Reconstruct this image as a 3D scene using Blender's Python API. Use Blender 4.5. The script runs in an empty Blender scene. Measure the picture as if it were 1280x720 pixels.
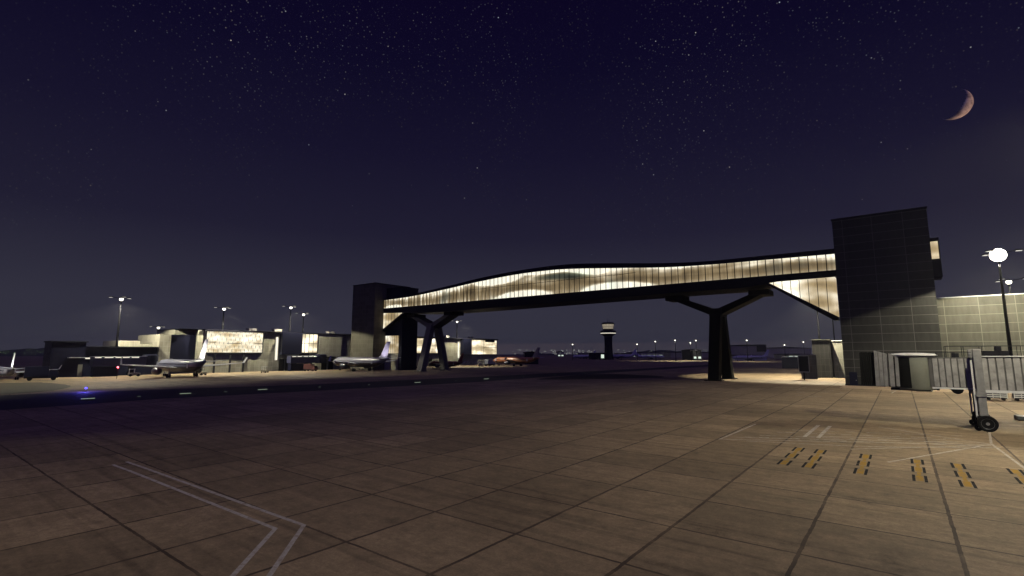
import bpy, bmesh, math, random
from mathutils import Vector, Matrix
random.seed(7)
R = math.radians
S = bpy.context.scene
COL = S.collection

# ------------------------------------------------------------------ camera
CAM_H, YAW, PITCH = 6.5, R(37.65), math.atan(81.5/623.5)
cam = bpy.data.cameras.new("camera")
cam.sensor_fit = 'HORIZONTAL'; cam.sensor_width = 36.0
cam.lens = 36.0*623.5/1280.0
cam.clip_start, cam.clip_end = 0.1, 40000
camo = bpy.data.objects.new("camera", cam); COL.objects.link(camo)
camo.location = (0, 0, CAM_H)
camo.rotation_euler = (math.pi/2+PITCH, 0, YAW)
S.camera = camo
FW = Vector((-math.sin(YAW)*math.cos(PITCH), math.cos(YAW)*math.cos(PITCH), math.sin(PITCH)))
RT = Vector((math.cos(YAW), math.sin(YAW), 0)); UP = RT.cross(FW)

# ------------------------------------------------------------------ render settings
S.render.engine = 'CYCLES'
S.cycles.use_denoising = True
try: S.cycles.denoiser = 'OPENIMAGEDENOISE'
except Exception: pass
S.cycles.max_bounces = 4
S.cycles.diffuse_bounces = 0
S.cycles.glossy_bounces = 2
S.cycles.sample_clamp_indirect = 4.0
S.view_settings.view_transform = 'Standard'
S.view_settings.look = 'None'
S.view_settings.exposure = 0.0
S.view_settings.gamma = 1.0
S.view_settings.use_curve_mapping = False

# ------------------------------------------------------------------ node helpers
def new_mat(name):
    m = bpy.data.materials.new(name); m.use_nodes = True
    nt = m.node_tree; b = nt.nodes.get('Principled BSDF')
    return m, nt, b
def L(nt, a, b): nt.links.new(a, b)
def math_node(nt, op, a, b=None, c=None):
    n = nt.nodes.new('ShaderNodeMath'); n.operation = op
    for i, v in enumerate((a, b, c)):
        if v is None: continue
        if isinstance(v, (int, float)): n.inputs[i].default_value = v
        else: L(nt, v, n.inputs[i])
    return n.outputs[0]
def mixc(nt, fac, a, b, blend='MIX'):
    n = nt.nodes.new('ShaderNodeMix'); n.data_type = 'RGBA'; n.blend_type = blend
    for idx, v in ((0, fac), (6, a), (7, b)):
        if isinstance(v, (int, float)): n.inputs[idx].default_value = v
        elif isinstance(v, tuple): n.inputs[idx].default_value = (*v[:3], 1)
        else: L(nt, v, n.inputs[idx])
    return n.outputs[2]
def noise(nt, vec, scale, detail=4, rough=0.55):
    n = nt.nodes.new('ShaderNodeTexNoise'); n.inputs['Scale'].default_value = scale
    n.inputs['Detail'].default_value = detail; n.inputs['Roughness'].default_value = rough
    L(nt, vec, n.inputs['Vector']); return n.outputs['Fac']
def ramp(nt, fac, stops, interp='LINEAR'):
    n = nt.nodes.new('ShaderNodeValToRGB'); n.color_ramp.interpolation = interp
    e = n.color_ramp.elements
    while len(e) < len(stops): e.new(0.5)
    for el, (p, c) in zip(e, stops):
        el.position = p; el.color = (c, c, c, 1) if isinstance(c, (int, float)) else (*c[:3], 1)
    L(nt, fac, n.inputs['Fac']); return n.outputs['Color']
def geo_pos(nt):
    return nt.nodes.new('ShaderNodeNewGeometry').outputs['Position']
def sep(nt, v):
    n = nt.nodes.new('ShaderNodeSeparateXYZ'); L(nt, v, n.inputs[0]); return n.outputs
def comb(nt, x, y, z):
    n = nt.nodes.new('ShaderNodeCombineXYZ')
    for i, v in enumerate((x, y, z)):
        if isinstance(v, (int, float)): n.inputs[i].default_value = v
        else: L(nt, v, n.inputs[i])
    return n.outputs[0]
def obj_co(nt):
    return nt.nodes.new('ShaderNodeTexCoord').outputs['Object']

def plain(name, col, rough=0.6, metal=0.0, var=0.25, scale=1.5, bump=0.0):
    """painted / metal / rubber surface with uneven tone"""
    m, nt, b = new_mat(name)
    o = obj_co(nt)
    f = noise(nt, o, scale, 5, 0.6)
    f2 = ramp(nt, f, [(0.25, 1-var), (0.75, 1+var*0.6)])
    L(nt, mixc(nt, 1.0, col, f2, 'MULTIPLY'), b.inputs['Base Color'])
    r = ramp(nt, f, [(0.3, max(0, rough-0.1)), (0.7, min(1, rough+0.1))])
    L(nt, r, b.inputs['Roughness'])
    b.inputs['Metallic'].default_value = metal
    if bump:
        bn = nt.nodes.new('ShaderNodeBump'); bn.inputs['Strength'].default_value = bump
        bn.inputs['Distance'].default_value = 0.02
        L(nt, noise(nt, o, scale*12, 4), bn.inputs['Height']); L(nt, bn.outputs[0], b.inputs['Normal'])
    return m

def glow(name, col, strength):
    m, nt, b = new_mat(name)
    b.inputs['Base Color'].default_value = (0.05, 0.05, 0.05, 1)
    b.inputs['Emission Color'].default_value = (*col, 1)
    b.inputs['Emission Strength'].default_value = strength
    return m

def line_mask(nt, c, pitch, off, w):
    """1 on thin lines every `pitch` metres"""
    t = math_node(nt, 'SUBTRACT', c, off)
    t = math_node(nt, 'DIVIDE', t, pitch)
    t = math_node(nt, 'FRACT', t)
    t = math_node(nt, 'SUBTRACT', t, 0.5)
    t = math_node(nt, 'ABSOLUTE', t)
    return math_node(nt, 'GREATER_THAN', t, 0.5 - 0.5*w/pitch)

def panelled(name, base, seam, pw, ph, offx=0.0, offz=0.0, w=0.07, rough=0.45, metal=0.0):
    """cladding: metal panels with pale joints, each panel a slightly different tone"""
    m, nt, b = new_mat(name)
    g = nt.nodes.new('ShaderNodeNewGeometry')
    p = sep(nt, g.outputs['Position']); n = sep(nt, g.outputs['True Normal'])
    side = math_node(nt, 'GREATER_THAN', math_node(nt, 'ABSOLUTE', n[0]), 0.7)
    h = math_node(nt, 'ADD', math_node(nt, 'MULTIPLY', p[1], side),
                  math_node(nt, 'MULTIPLY', p[0], math_node(nt, 'SUBTRACT', 1.0, side)))
    mv = line_mask(nt, h, pw, offx, w); mh = line_mask(nt, p[2], ph, offz, w)
    lm = math_node(nt, 'MAXIMUM', mv, mh)
    ci = math_node(nt, 'FLOOR', math_node(nt, 'DIVIDE', math_node(nt, 'SUBTRACT', h, offx), pw))
    cj = math_node(nt, 'FLOOR', math_node(nt, 'DIVIDE', math_node(nt, 'SUBTRACT', p[2], offz), ph))
    wn = nt.nodes.new('ShaderNodeTexWhiteNoise'); L(nt, comb(nt, ci, cj, 0.0), wn.inputs['Vector'])
    tone = ramp(nt, wn.outputs['Value'], [(0.0, 0.84), (1.0, 1.12)])
    grime = ramp(nt, noise(nt, comb(nt, math_node(nt, 'MULTIPLY', h, 2.0), math_node(nt, 'MULTIPLY', p[2], 0.35), 0.0), 0.8, 5), [(0.3, 0.8), (0.7, 1.08)])
    c = mixc(nt, 1.0, mixc(nt, 1.0, base, tone, 'MULTIPLY'), grime, 'MULTIPLY')
    c = mixc(nt, lm, c, seam)
    L(nt, c, b.inputs['Base Color'])
    b.inputs['Roughness'].default_value = rough; b.inputs['Metallic'].default_value = metal
    b.inputs['Specular IOR Level'].default_value = 0.15
    return m

def lit_glass(name, strength, warm=(1.0, 0.74, 0.38), pale=(1.0, 0.95, 0.78), axis=0, pitch=1.7, off=0.0, wave=True, cool=False):
    """lit interior behind glazing: soft pools of lamp light painted into the emission, panes that differ a little"""
    m, nt, b = new_mat(name)
    p = sep(nt, geo_pos(nt))
    h = p[axis]
    u = math_node(nt, 'MULTIPLY', h, 0.040 if wave else 0.11)
    v = math_node(nt, 'MULTIPLY', p[2], 0.24 if wave else 0.22)
    f = noise(nt, comb(nt, u, v, 3.3), 1.25, 2, 0.4)
    pools = ramp(nt, f, [(0.30, 0.30), (0.44, 0.50), (0.55, 0.85), (0.68, 1.35)])
    cell = math_node(nt, 'FLOOR', math_node(nt, 'DIVIDE', math_node(nt, 'SUBTRACT', h, off), pitch))
    wn = nt.nodes.new('ShaderNodeTexWhiteNoise'); wn.noise_dimensions = '1D'; L(nt, cell, wn.inputs['W'])
    pane = ramp(nt, wn.outputs['Value'], [(0.0, 0.84), (1.0, 1.10)])
    fine = ramp(nt, noise(nt, comb(nt, math_node(nt, 'MULTIPLY', h, 1.9), math_node(nt, 'MULTIPLY', p[2], 0.5), 0.0), 0.9, 4), [(0.3, 0.86), (0.7, 1.08)])
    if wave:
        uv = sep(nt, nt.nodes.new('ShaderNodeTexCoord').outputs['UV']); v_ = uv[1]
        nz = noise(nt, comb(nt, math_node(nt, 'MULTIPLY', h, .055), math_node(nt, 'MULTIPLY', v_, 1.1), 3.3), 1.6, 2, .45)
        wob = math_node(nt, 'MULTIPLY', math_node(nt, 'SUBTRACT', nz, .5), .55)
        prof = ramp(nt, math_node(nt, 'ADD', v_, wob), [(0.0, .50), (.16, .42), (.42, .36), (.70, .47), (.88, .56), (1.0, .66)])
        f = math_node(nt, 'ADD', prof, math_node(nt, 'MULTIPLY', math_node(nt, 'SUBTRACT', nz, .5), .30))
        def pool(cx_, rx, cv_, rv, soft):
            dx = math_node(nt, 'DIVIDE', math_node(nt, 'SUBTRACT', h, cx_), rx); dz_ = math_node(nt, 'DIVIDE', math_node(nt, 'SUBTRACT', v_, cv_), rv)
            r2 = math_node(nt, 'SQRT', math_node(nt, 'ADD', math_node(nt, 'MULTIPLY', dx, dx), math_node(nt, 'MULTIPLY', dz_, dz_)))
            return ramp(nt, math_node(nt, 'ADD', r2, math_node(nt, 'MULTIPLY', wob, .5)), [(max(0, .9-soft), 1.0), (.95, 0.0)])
        # bright pools and a dim patch above them, painted into the glazing's emission
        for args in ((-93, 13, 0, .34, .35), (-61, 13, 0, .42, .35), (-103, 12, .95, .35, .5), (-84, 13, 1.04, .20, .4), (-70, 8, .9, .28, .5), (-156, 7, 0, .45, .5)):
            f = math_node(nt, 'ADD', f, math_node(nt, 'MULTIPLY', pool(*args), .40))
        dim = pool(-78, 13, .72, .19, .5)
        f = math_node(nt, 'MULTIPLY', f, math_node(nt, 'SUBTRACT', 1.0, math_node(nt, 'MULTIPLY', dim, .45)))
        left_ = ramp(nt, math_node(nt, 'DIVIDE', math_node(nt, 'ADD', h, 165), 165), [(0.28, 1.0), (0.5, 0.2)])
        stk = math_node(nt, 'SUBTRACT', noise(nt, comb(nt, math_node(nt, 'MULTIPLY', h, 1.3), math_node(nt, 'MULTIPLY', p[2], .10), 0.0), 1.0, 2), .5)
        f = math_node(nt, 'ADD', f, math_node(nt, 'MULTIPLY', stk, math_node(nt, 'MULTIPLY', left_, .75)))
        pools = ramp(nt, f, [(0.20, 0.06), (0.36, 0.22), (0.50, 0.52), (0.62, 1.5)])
    c = mixc(nt, ramp(nt, f, [(0.40, 0.0), (0.66, 1.0)]), warm, pale)
    if cool:
        c = mixc(nt, ramp(nt, noise(nt, comb(nt, h, p[2], 9.0), 0.10, 2), [(0.60, 0.0), (0.74, 0.5)]), c, (0.80, 0.92, 0.76))
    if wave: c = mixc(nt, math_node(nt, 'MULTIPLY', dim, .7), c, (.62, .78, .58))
    c = mixc(nt, 1.0, c, pools, 'MULTIPLY'); c = mixc(nt, 1.0, c, pane, 'MULTIPLY'); c = mixc(nt, 1.0, c, fine, 'MULTIPLY')
    b.inputs['Base Color'].default_value = (0.03, 0.03, 0.03, 1)
    b.inputs['Roughness'].default_value = 0.12
    L(nt, c, b.inputs['Emission Color']); b.inputs['Emission Strength'].default_value = strength
    return m

def slat_windows(name, strength, axis=1):
    """pier windows: lit strip panels in staggered rows with dark joints"""
    m, nt, b = new_mat(name)
    p = sep(nt, geo_pos(nt))
    row = math_node(nt, 'FLOOR', math_node(nt, 'DIVIDE', p[2], 1.3))
    vz = math_node(nt, 'FRACT', math_node(nt, 'DIVIDE', p[2], 1.3))
    hh_ = math_node(nt, 'ADD', math_node(nt, 'DIVIDE', p[axis], 1.45), math_node(nt, 'MULTIPLY', row, 0.43))
    dash = math_node(nt, 'MULTIPLY', math_node(nt, 'LESS_THAN', math_node(nt, 'FRACT', hh_), 0.10),
                     math_node(nt, 'GREATER_THAN', vz, 0.30))
    wn = nt.nodes.new('ShaderNodeTexWhiteNoise'); L(nt, comb(nt, math_node(nt, 'FLOOR', hh_), row, 0.0), wn.inputs['Vector'])
    base_c = mixc(nt, wn.outputs['Value'], (0.82, 0.75, 0.60), (0.96, 0.92, 0.80))
    base_c = mixc(nt, math_node(nt, 'MULTIPLY', dash, 0.92), base_c, (0.10, 0.08, 0.05))
    f = noise(nt, comb(nt, math_node(nt, 'MULTIPLY', p[axis], 0.12), math_node(nt, 'MULTIPLY', p[2], 0.25), 1.7), 1.5, 4)
    t = ramp(nt, f, [(0.33, (0.55, 0.44, 0.27)), (0.46, (0.80, 0.77, 0.68)), (0.62, (1.2, 1.22, 1.18))])
    st = ramp(nt, noise(nt, comb(nt, math_node(nt, 'MULTIPLY', p[axis], 3.0), math_node(nt, 'MULTIPLY', p[2], 0.3), 0.0), 1.0, 3), [(0.3, 0.7), (0.7, 1.1)])
    c = mixc(nt, 1.0, mixc(nt, 1.0, base_c, t, 'MULTIPLY'), st, 'MULTIPLY')
    b.inputs['Base Color'].default_value = (0.03, 0.03, 0.03, 1)
    L(nt, c, b.inputs['Emission Color']); b.inputs['Emission Strength'].default_value = strength
    return m

# ------------------------------------------------------------------ mesh builder
class MB:
    def __init__(s): s.v = []; s.f = []
    def add(s, vs, fs):
        k = len(s.v); s.v += [tuple(v) for v in vs]; s.f += [tuple(i+k for i in f) for f in fs]; return s
    def box(s, x0, x1, y0, y1, z0, z1):
        return s.add([(x0,y0,z0),(x1,y0,z0),(x1,y1,z0),(x0,y1,z0),(x0,y0,z1),(x1,y0,z1),(x1,y1,z1),(x0,y1,z1)],
                     [(0,3,2,1),(4,5,6,7),(0,1,5,4),(1,2,6,5),(2,3,7,6),(3,0,4,7)])
    def quad(s, a, b, c, d): return s.add([a, b, c, d], [(0,1,2,3)])
    def poly(s, pts, z): return s.add([(x, y, z) for x, y in pts], [tuple(range(len(pts)))])
    def prism_y(s, prof, y0, y1):
        """profile in (x, z), extruded along y"""
        n = len(prof)
        s.add([(x, y0, z) for x, z in prof]+[(x, y1, z) for x, z in prof],
              [tuple(range(n)), tuple(range(2*n-1, n-1, -1))]+[((i+1) % n, i, n+i, n+(i+1) % n) for i in range(n)])
        return s
    def strip_y(s, top, bot, y0, y1):
        """band between two curves sampled at the same x, extruded along y (clean quads)"""
        n = len(top)
        vs = [(x, y0, z) for x, z in top]+[(x, y0, z) for x, z in bot]+[(x, y1, z) for x, z in top]+[(x, y1, z) for x, z in bot]
        fs = []
        for i in range(n-1):
            fs += [(n+i, n+i+1, i+1, i), (2*n+i, 2*n+i+1, 3*n+i+1, 3*n+i), (i, i+1, 2*n+i+1, 2*n+i), (3*n+i, 3*n+i+1, n+i+1, n+i)]
        fs += [(0, 2*n, 3*n, n), (n-1, 2*n-1, 4*n-1, 3*n-1)]
        return s.add(vs, fs)
    def tube(s, p0, p1, r0, r1=None, n=12, cap=True):
        r1 = r0 if r1 is None else r1
        p0, p1 = Vector(p0), Vector(p1); d = (p1-p0).normalized()
        a = d.orthogonal().normalized(); b = d.cross(a)
        vs = [p0+(a*math.cos(t)+b*math.sin(t))*r0 for t in [2*math.pi*i/n for i in range(n)]]
        vs += [p1+(a*math.cos(t)+b*math.sin(t))*r1 for t in [2*math.pi*i/n for i in range(n)]]
        fs = [(i, (i+1) % n, n+(i+1) % n, n+i) for i in range(n)]
        if cap: fs += [tuple(range(n-1, -1, -1)), tuple(range(n, 2*n))]
        return s.add(vs, fs)
    def bar(s, p0, p1, w0, w1, w2=None, w3=None, side=(1, 0, 0)):
        """tapered rectangular bar; w0 x w1 at p0, w2 x w3 at p1"""
        w2 = w0 if w2 is None else w2; w3 = w1 if w3 is None else w3
        p0, p1 = Vector(p0), Vector(p1); d = (p1-p0).normalized()
        a = Vector(side); a = (a-d*a.dot(d)).normalized(); b = d.cross(a)
        vs = []
        for p, u, v in ((p0, w0, w1), (p1, w2, w3)):
            for i, j in ((-1,-1),(1,-1),(1,1),(-1,1)): vs.append(p+a*(i*u/2)+b*(j*v/2))
        return s.add(vs, [(0,3,2,1),(4,5,6,7),(0,1,5,4),(1,2,6,5),(2,3,7,6),(3,0,4,7)])
    def lathe(s, prof, axis='z', at=(0,0,0), n=24):
        """profile (r, h) round an axis"""
        vs, fs = [], []
        for r, h in prof:
            for i in range(n):
                t = 2*math.pi*i/n; c, q = r*math.cos(t), r*math.sin(t)
                v = (c, q, h) if axis == 'z' else ((h, c, q) if axis == 'x' else (c, h, q))
                vs.append((v[0]+at[0], v[1]+at[1], v[2]+at[2]))
        for k in range(len(prof)-1):
            for i in range(n): fs.append((k*n+i, k*n+(i+1) % n, (k+1)*n+(i+1) % n, (k+1)*n+i))
        fs.append(tuple(range(n-1, -1, -1))); fs.append(tuple(range((len(prof)-1)*n, len(prof)*n)))
        return s.add(vs, fs)
    def rings(s, rings):
        n = len(rings[0]); vs = [v for r in rings for v in r]; fs = []
        for k in range(len(rings)-1):
            for i in range(n): fs.append((k*n+i, k*n+(i+1) % n, (k+1)*n+(i+1) % n, (k+1)*n+i))
        fs.append(tuple(range(n-1, -1, -1))); fs.append(tuple(range((len(rings)-1)*n, len(rings)*n)))
        return s.add(vs, fs)
    def build(s, name, mat, parent=None, smooth=False, bevel=0.0):
        me = bpy.data.meshes.new(name)
        off = Vector((0,0,0))
        q = parent
        while q is not None: off += q.location; q = q.parent
        me.from_pydata([tuple(Vector(v)-off) for v in s.v], [], s.f); me.update()
        bm = bmesh.new(); bm.from_mesh(me); bmesh.ops.recalc_face_normals(bm, faces=bm.faces); bm.to_mesh(me); bm.free()
        me.materials.append(mat)
        if smooth:
            for p in me.polygons: p.use_smooth = True
            try: me.set_sharp_from_angle(angle=R(38))
            except Exception: pass
        o = bpy.data.objects.new(name, me); COL.objects.link(o)
        if parent is not None: o.parent = parent
        if bevel:
            bv = o.modifiers.new('bevel', 'BEVEL'); bv.width = bevel; bv.segments = 2; bv.limit_method = 'ANGLE'
        return o

def tag(o, label=None, cat=None, group=None, kind=None):
    if label: o['label'] = label
    if cat: o['category'] = cat
    if group: o['group'] = group
    if kind: o['kind'] = kind
    return o
def thing(name, label, cat, loc=(0,0,0), group=None):
    o = bpy.data.objects.new(name, None); COL.objects.link(o); o.location = loc
    o.empty_display_size = 0.5
    return tag(o, label, cat, group)
def dup(root, loc, label, rotz=None, scale=None):
    def rec(o, par):
        c = o.copy(); COL.objects.link(c)
        if par is not None: c.parent = par
        for ch in list(kids[o.name]): rec(ch, c)
        return c
    kids = {}
    def collect(o):
        kids[o.name] = list(o.children)
        for ch in o.children: collect(ch)
    collect(root)
    c = rec(root, None); c.location = loc; c['label'] = label
    if rotz is not None: c.rotation_euler = (0, 0, rotz)
    if scale is not None: c.scale = (scale,)*3
    return c
def g(x, y, z=0.0):
    """where the ray through a photo pixel (1280 x 720) meets the ground: used to survey the place"""
    d = FW*623.5+RT*(x-640)+UP*(360-y)
    k = (z-CAM_H)/d.z
    return (d.x*k, d.y*k)

BACK_FILL = (0.030, 0.022, 0.118)
# ------------------------------------------------------------------ world: night sky
W = bpy.data.worlds.new("World"); S.world = W; W.use_nodes = True
wt = W.node_tree; bg = wt.nodes['Background']
dirv = wt.nodes.new('ShaderNodeTexCoord').outputs['Generated']
dz = sep(wt, dirv)[2]
el = math_node(wt, 'DIVIDE', math_node(wt, 'ARCSINE', dz), R(50))
sky = ramp(wt, el, [(0.0, (0.036, 0.036, 0.052)), (0.10, (0.032, 0.031, 0.049)), (0.26, (0.0142, 0.0127, 0.0300)), (0.44, (0.0078, 0.0064, 0.0230)),
                    (0.62, (0.0040, 0.0029, 0.0172)), (0.82, (0.0028, 0.0013, 0.0140)), (1.0, (0.0020, 0.0008, 0.0110))])
def stars(scale, thr, power, gain, off):
    vm = wt.nodes.new('ShaderNodeVectorMath'); vm.operation = 'ADD'; L(wt, dirv, vm.inputs[0]); vm.inputs[1].default_value = (off, off*0.7, off*1.3)
    vo = wt.nodes.new('ShaderNodeTexVoronoi'); vo.inputs['Scale'].default_value = scale
    L(wt, vm.outputs[0], vo.inputs['Vector'])
    d = math_node(wt, 'SUBTRACT', 1.0, math_node(wt, 'DIVIDE', vo.outputs['Distance'], thr))
    d = math_node(wt, 'MAXIMUM', d, 0.0)
    c = wt.nodes.new('ShaderNodeSeparateColor'); L(wt, vo.outputs['Color'], c.inputs[0])
    b = math_node(wt, 'MULTIPLY', math_node(wt, 'POWER', c.outputs[0], power), gain)
    tint = ramp(wt, c.outputs[1], [(0.0, (0.75, 0.85, 1.0)), (0.5, (1, 1, 1)), (1.0, (1.0, 0.86, 0.66))])
    return mixc(wt, 1.0, tint, math_node(wt, 'MULTIPLY', d, b), 'MULTIPLY')
milky = ramp(wt, noise(wt, dirv, 2.3, 5), [(0.44, 0.12), (0.64, 1.0)])
high = ramp(wt, el, [(0.14, 0.0), (0.45, 0.55), (0.8, 1.0)])
s1 = mixc(wt, 1.0, stars(210, 0.27, 3.0, 0.21, 3.1), milky, 'MULTIPLY')
s2 = stars(64, 0.080, 7.0, 0.9, 7.7)
st = mixc(wt, 1.0, mixc(wt, 1.0, s1, s2, 'ADD'), high, 'MULTIPLY')
# fill glow added to the unseen sky, behind and above the photographer
sx, sy, sz = sep(wt, dirv)
back = math_node(wt, 'ADD', math_node(wt, 'MULTIPLY', sx, -FW.x), math_node(wt, 'MULTIPLY', sy, -FW.y))
back_fill = ramp(wt, back, [(0.05, 0.0), (0.75, 1.0)])
back_fill = mixc(wt, 1.0, (BACK_FILL[0], BACK_FILL[1], BACK_FILL[2]), back_fill, 'MULTIPLY')
zen = mixc(wt, 1.0, (0.062, 0.045, 0.160), ramp(wt, sz, [(0.68, 0.0), (0.84, 1.0)]), 'MULTIPLY')
L(wt, mixc(wt, 1.0, mixc(wt, 1.0, mixc(wt, 1.0, sky, st, 'ADD'), back_fill, 'ADD'), zen, 'ADD'), bg.inputs['Color']); bg.inputs['Strength'].default_value = 1.0

# ------------------------------------------------------------------ moon, lit by the one sun lamp, which stands below the horizon
md = (FW*623.5+RT*(1192-640)+UP*(360-130)).normalized()
MOON = md*9000
side = md.cross(Vector((0,0,1))).normalized(); upm = side.cross(md)
tosun = (md*0.52+(side*0.80-upm*0.55)*0.95).normalized()
sun = bpy.data.lights.new("sun", 'SUN'); sun.energy = 5.0; sun.angle = R(0.5); sun.color = (1.0, 0.60, 0.38)
so = bpy.data.objects.new("sun", sun); COL.objects.link(so)
so.rotation_euler = tosun.to_track_quat('Z', 'Y').to_euler(); so.location = (0, 0, 60)
m, nt, b = new_mat("moon_rock")
b.inputs['Roughness'].default_value = 1.0
nn = noise(nt, obj_co(nt), 0.011, 6, 0.6)
L(nt, ramp(nt, nn, [(0.35, (0.12, 0.11, 0.13)), (0.62, (0.46, 0.42, 0.42))]), b.inputs['Base Color'])
mo = MB()
mo.rings([[(MOON.x+192*math.sin(t)*math.cos(a), MOON.y+192*math.sin(t)*math.sin(a), MOON.z+192*math.cos(t)) for a in [2*math.pi*i/96 for i in range(96)]] for t in [math.pi*(k+0.02)/60.04 for k in range(61)]])
vis = lambda f: (sum((Vector(mo.v[i]) for i in f), Vector())/len(f)-MOON).normalized()
mo.f = [f for f in mo.f if vis(f).dot(tosun) > -0.03 and vis(f).dot(md) < 0.12]
oo = mo.build("moon", m, smooth=True); tag(oo, "slim orange crescent moon high in the night sky above the mast lamps", "moon")

# ------------------------------------------------------------------ ground
def ground_mat(name, base, joints=True, dark=1.0):
    m, nt, b = new_mat(name)
    P = geo_pos(nt); p = sep(nt, P)
    big = ramp(nt, noise(nt, P, 0.07, 5, 0.6), [(0.3, 0.74), (0.7, 1.16)])
    mid = ramp(nt, noise(nt, P, 0.9, 6, 0.68), [(0.28, 0.72), (0.72, 1.2)])
    streak = ramp(nt, noise(nt, comb(nt, math_node(nt, 'MULTIPLY', p[0], 0.22), math_node(nt, 'MULTIPLY', p[1], 2.2), 0.0), 1.0, 6, 0.62), [(0.3, 0.84), (0.62, 1.07)])
    fine = ramp(nt, noise(nt, P, 16, 3, 0.7), [(0.3, 0.82), (0.7, 1.14)])
    spots = ramp(nt, noise(nt, P, 0.42, 7, 0.72), [(0.30, 0.62), (0.43, 1.0), (0.62, 1.0), (0.74, 1.22)])
    mot = ramp(nt, noise(nt, P, 4.2, 5, 0.75), [(0.30, 0.76), (0.70, 1.2)])
    tyre = ramp(nt, noise(nt, comb(nt, math_node(nt, 'MULTIPLY', p[0], 0.035), math_node(nt, 'MULTIPLY', p[1], 1.3), 4.0), 1.0, 3, .5), [(0.33, 0.72), (0.42, 1.0)])
    c = base
    for t in (tyre, big, mid, streak, fine, spots, mot): c = mixc(nt, 1.0, c, t, 'MULTIPLY')
    if joints:
        si = math_node(nt, 'FLOOR', math_node(nt, 'DIVIDE', math_node(nt, 'SUBTRACT', p[0], 1.05), 4.2))
        sj = math_node(nt, 'FLOOR', math_node(nt, 'DIVIDE', math_node(nt, 'SUBTRACT', p[1], 2.6), 4.2))
        wn = nt.nodes.new('ShaderNodeTexWhiteNoise'); L(nt, comb(nt, si, sj, 0.0), wn.inputs['Vector'])
        c = mixc(nt, 1.0, c, ramp(nt, wn.outputs['Value'], [(0, 0.78), (1, 1.12)]), 'MULTIPLY')
        wob = math_node(nt, 'MULTIPLY', math_node(nt, 'SUBTRACT', noise(nt, P, 1.7, 4), 0.5), 0.10)
        a = line_mask(nt, math_node(nt, 'ADD', p[0], wob), 4.2, 1.05, 0.13)
        d = line_mask(nt, math_node(nt, 'ADD', p[1], wob), 4.2, 2.6, 0.11)
        soft = ramp(nt, noise(nt, P, 0.55, 4), [(0.25, 0.45), (0.62, 0.9)])
        lm = math_node(nt, 'MULTIPLY', math_node(nt, 'MAXIMUM', a, d), soft)
        c = mixc(nt, lm, c, (0.035, 0.022, 0.014))
    L(nt, c, b.inputs['Base Color'])
    b.inputs['Roughness'].default_value = 0.82
    b.inputs['Specular IOR Level'].default_value = 0.25
    bn = nt.nodes.new('ShaderNodeBump'); bn.inputs['Strength'].default_value = 0.25; bn.inputs['Distance'].default_value = 0.02
    L(nt, noise(nt, P, 9, 5, 0.7), bn.inputs['Height']); L(nt, bn.outputs[0], b.inputs['Normal'])
    return m
M = {}
M['apron'] = ground_mat("apron_concrete", (0.275, 0.200, 0.114))
M['asphalt'] = ground_mat("taxiway_asphalt", (0.028, 0.026, 0.024), joints=False)
M['turf'] = ground_mat("turf", (0.040, 0.034, 0.018), joints=False)
M['strip'] = ground_mat("pale_concrete", (0.40, 0.29, 0.185), joints=False)
def worn_paint(name, col, wear=0.5):
    m, nt, b = new_mat(name)
    P = geo_pos(nt)
    f = ramp(nt, noise(nt, P, 3.0, 6, 0.7), [(wear-0.14, 0.0), (wear+0.14, 1.0)])
    L(nt, mixc(nt, f, (0.20, 0.145, 0.09), col), b.inputs['Base Color']); b.inputs['Roughness'].default_value = 0.9
    b.inputs['Specular IOR Level'].default_value = 0.1
    return m
M['white_line'] = worn_paint("worn_white_paint", (0.44, 0.40, 0.34), 0.39)
M['faint_line'] = worn_paint("faded_white_paint", (0.46, 0.41, 0.34), 0.44)
M['yellow_paint'] = worn_paint("yellow_paint", (0.34, 0.20, 0.022), 0.44)
M['black_paint'] = worn_paint("black_paint", (0.010, 0.010, 0.010), 0.30)

def structure(o): o['kind'] = 'structure'; return o
gd = MB(); N = 72
gd.poly([(2600*math.cos(2*math.pi*i/N), 2600*math.sin(2*math.pi*i/N)) for i in range(N)], 0.0)
apron = structure(gd.build("apron", M['apron']))
tx = MB()
left = [(-121,-40),(-111.7,14),(-106,33.7),(-98.3,60.5),(-93.5,105.9),(-90.6,143.7),(-88,200),(-86,300)]
right = [(-74,-40),(-82.2,10.5),(-84.5,27.3),(-81,49.1),(-76.5,85.7),(-77.9,123.6),(-77,175),(-75,300)]
for i in range(len(left)-1): tx.quad((*left[i],.004),(*right[i],.004),(*right[i+1],.004),(*left[i+1],.004))
taxi = structure(tx.build("taxiway", M['asphalt']))
def blob(pts, n=80, jit=0.25):
    """smooth closed outline with a ragged rim"""
    out = []
    k = len(pts)
    for i in range(n):
        t = i/n*k; a = int(t); f = t-a
        p0, p1, p2, p3 = (Vector(pts[(a+j-1) % k]) for j in range(4))
        q = 0.5*((2*p1)+(p2-p0)*f+(2*p0-5*p1+4*p2-p3)*f*f+(3*p1-p0-3*p2+p3)*f**3)
        out.append((q.x+random.uniform(-jit, jit), q.y+random.uniform(-jit, jit)))
    return out
for pts in ([(-175,-20),(-157,19),(-150,26),(-126,25),(-112,12),(-118,-20)], [(-72,104),(-76,122),(-77,140),(-70,146),(-55,140),(-52,131),(-60,116)]):
    tag(MB().poly(blob(pts), 0.008).build("grass", M['turf']), kind='stuff')
structure(MB().poly([(-9.6,113),(60,113),(60,123.4),(-9.6,123.4)], 0.006).build("pavement", M['strip']))

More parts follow.
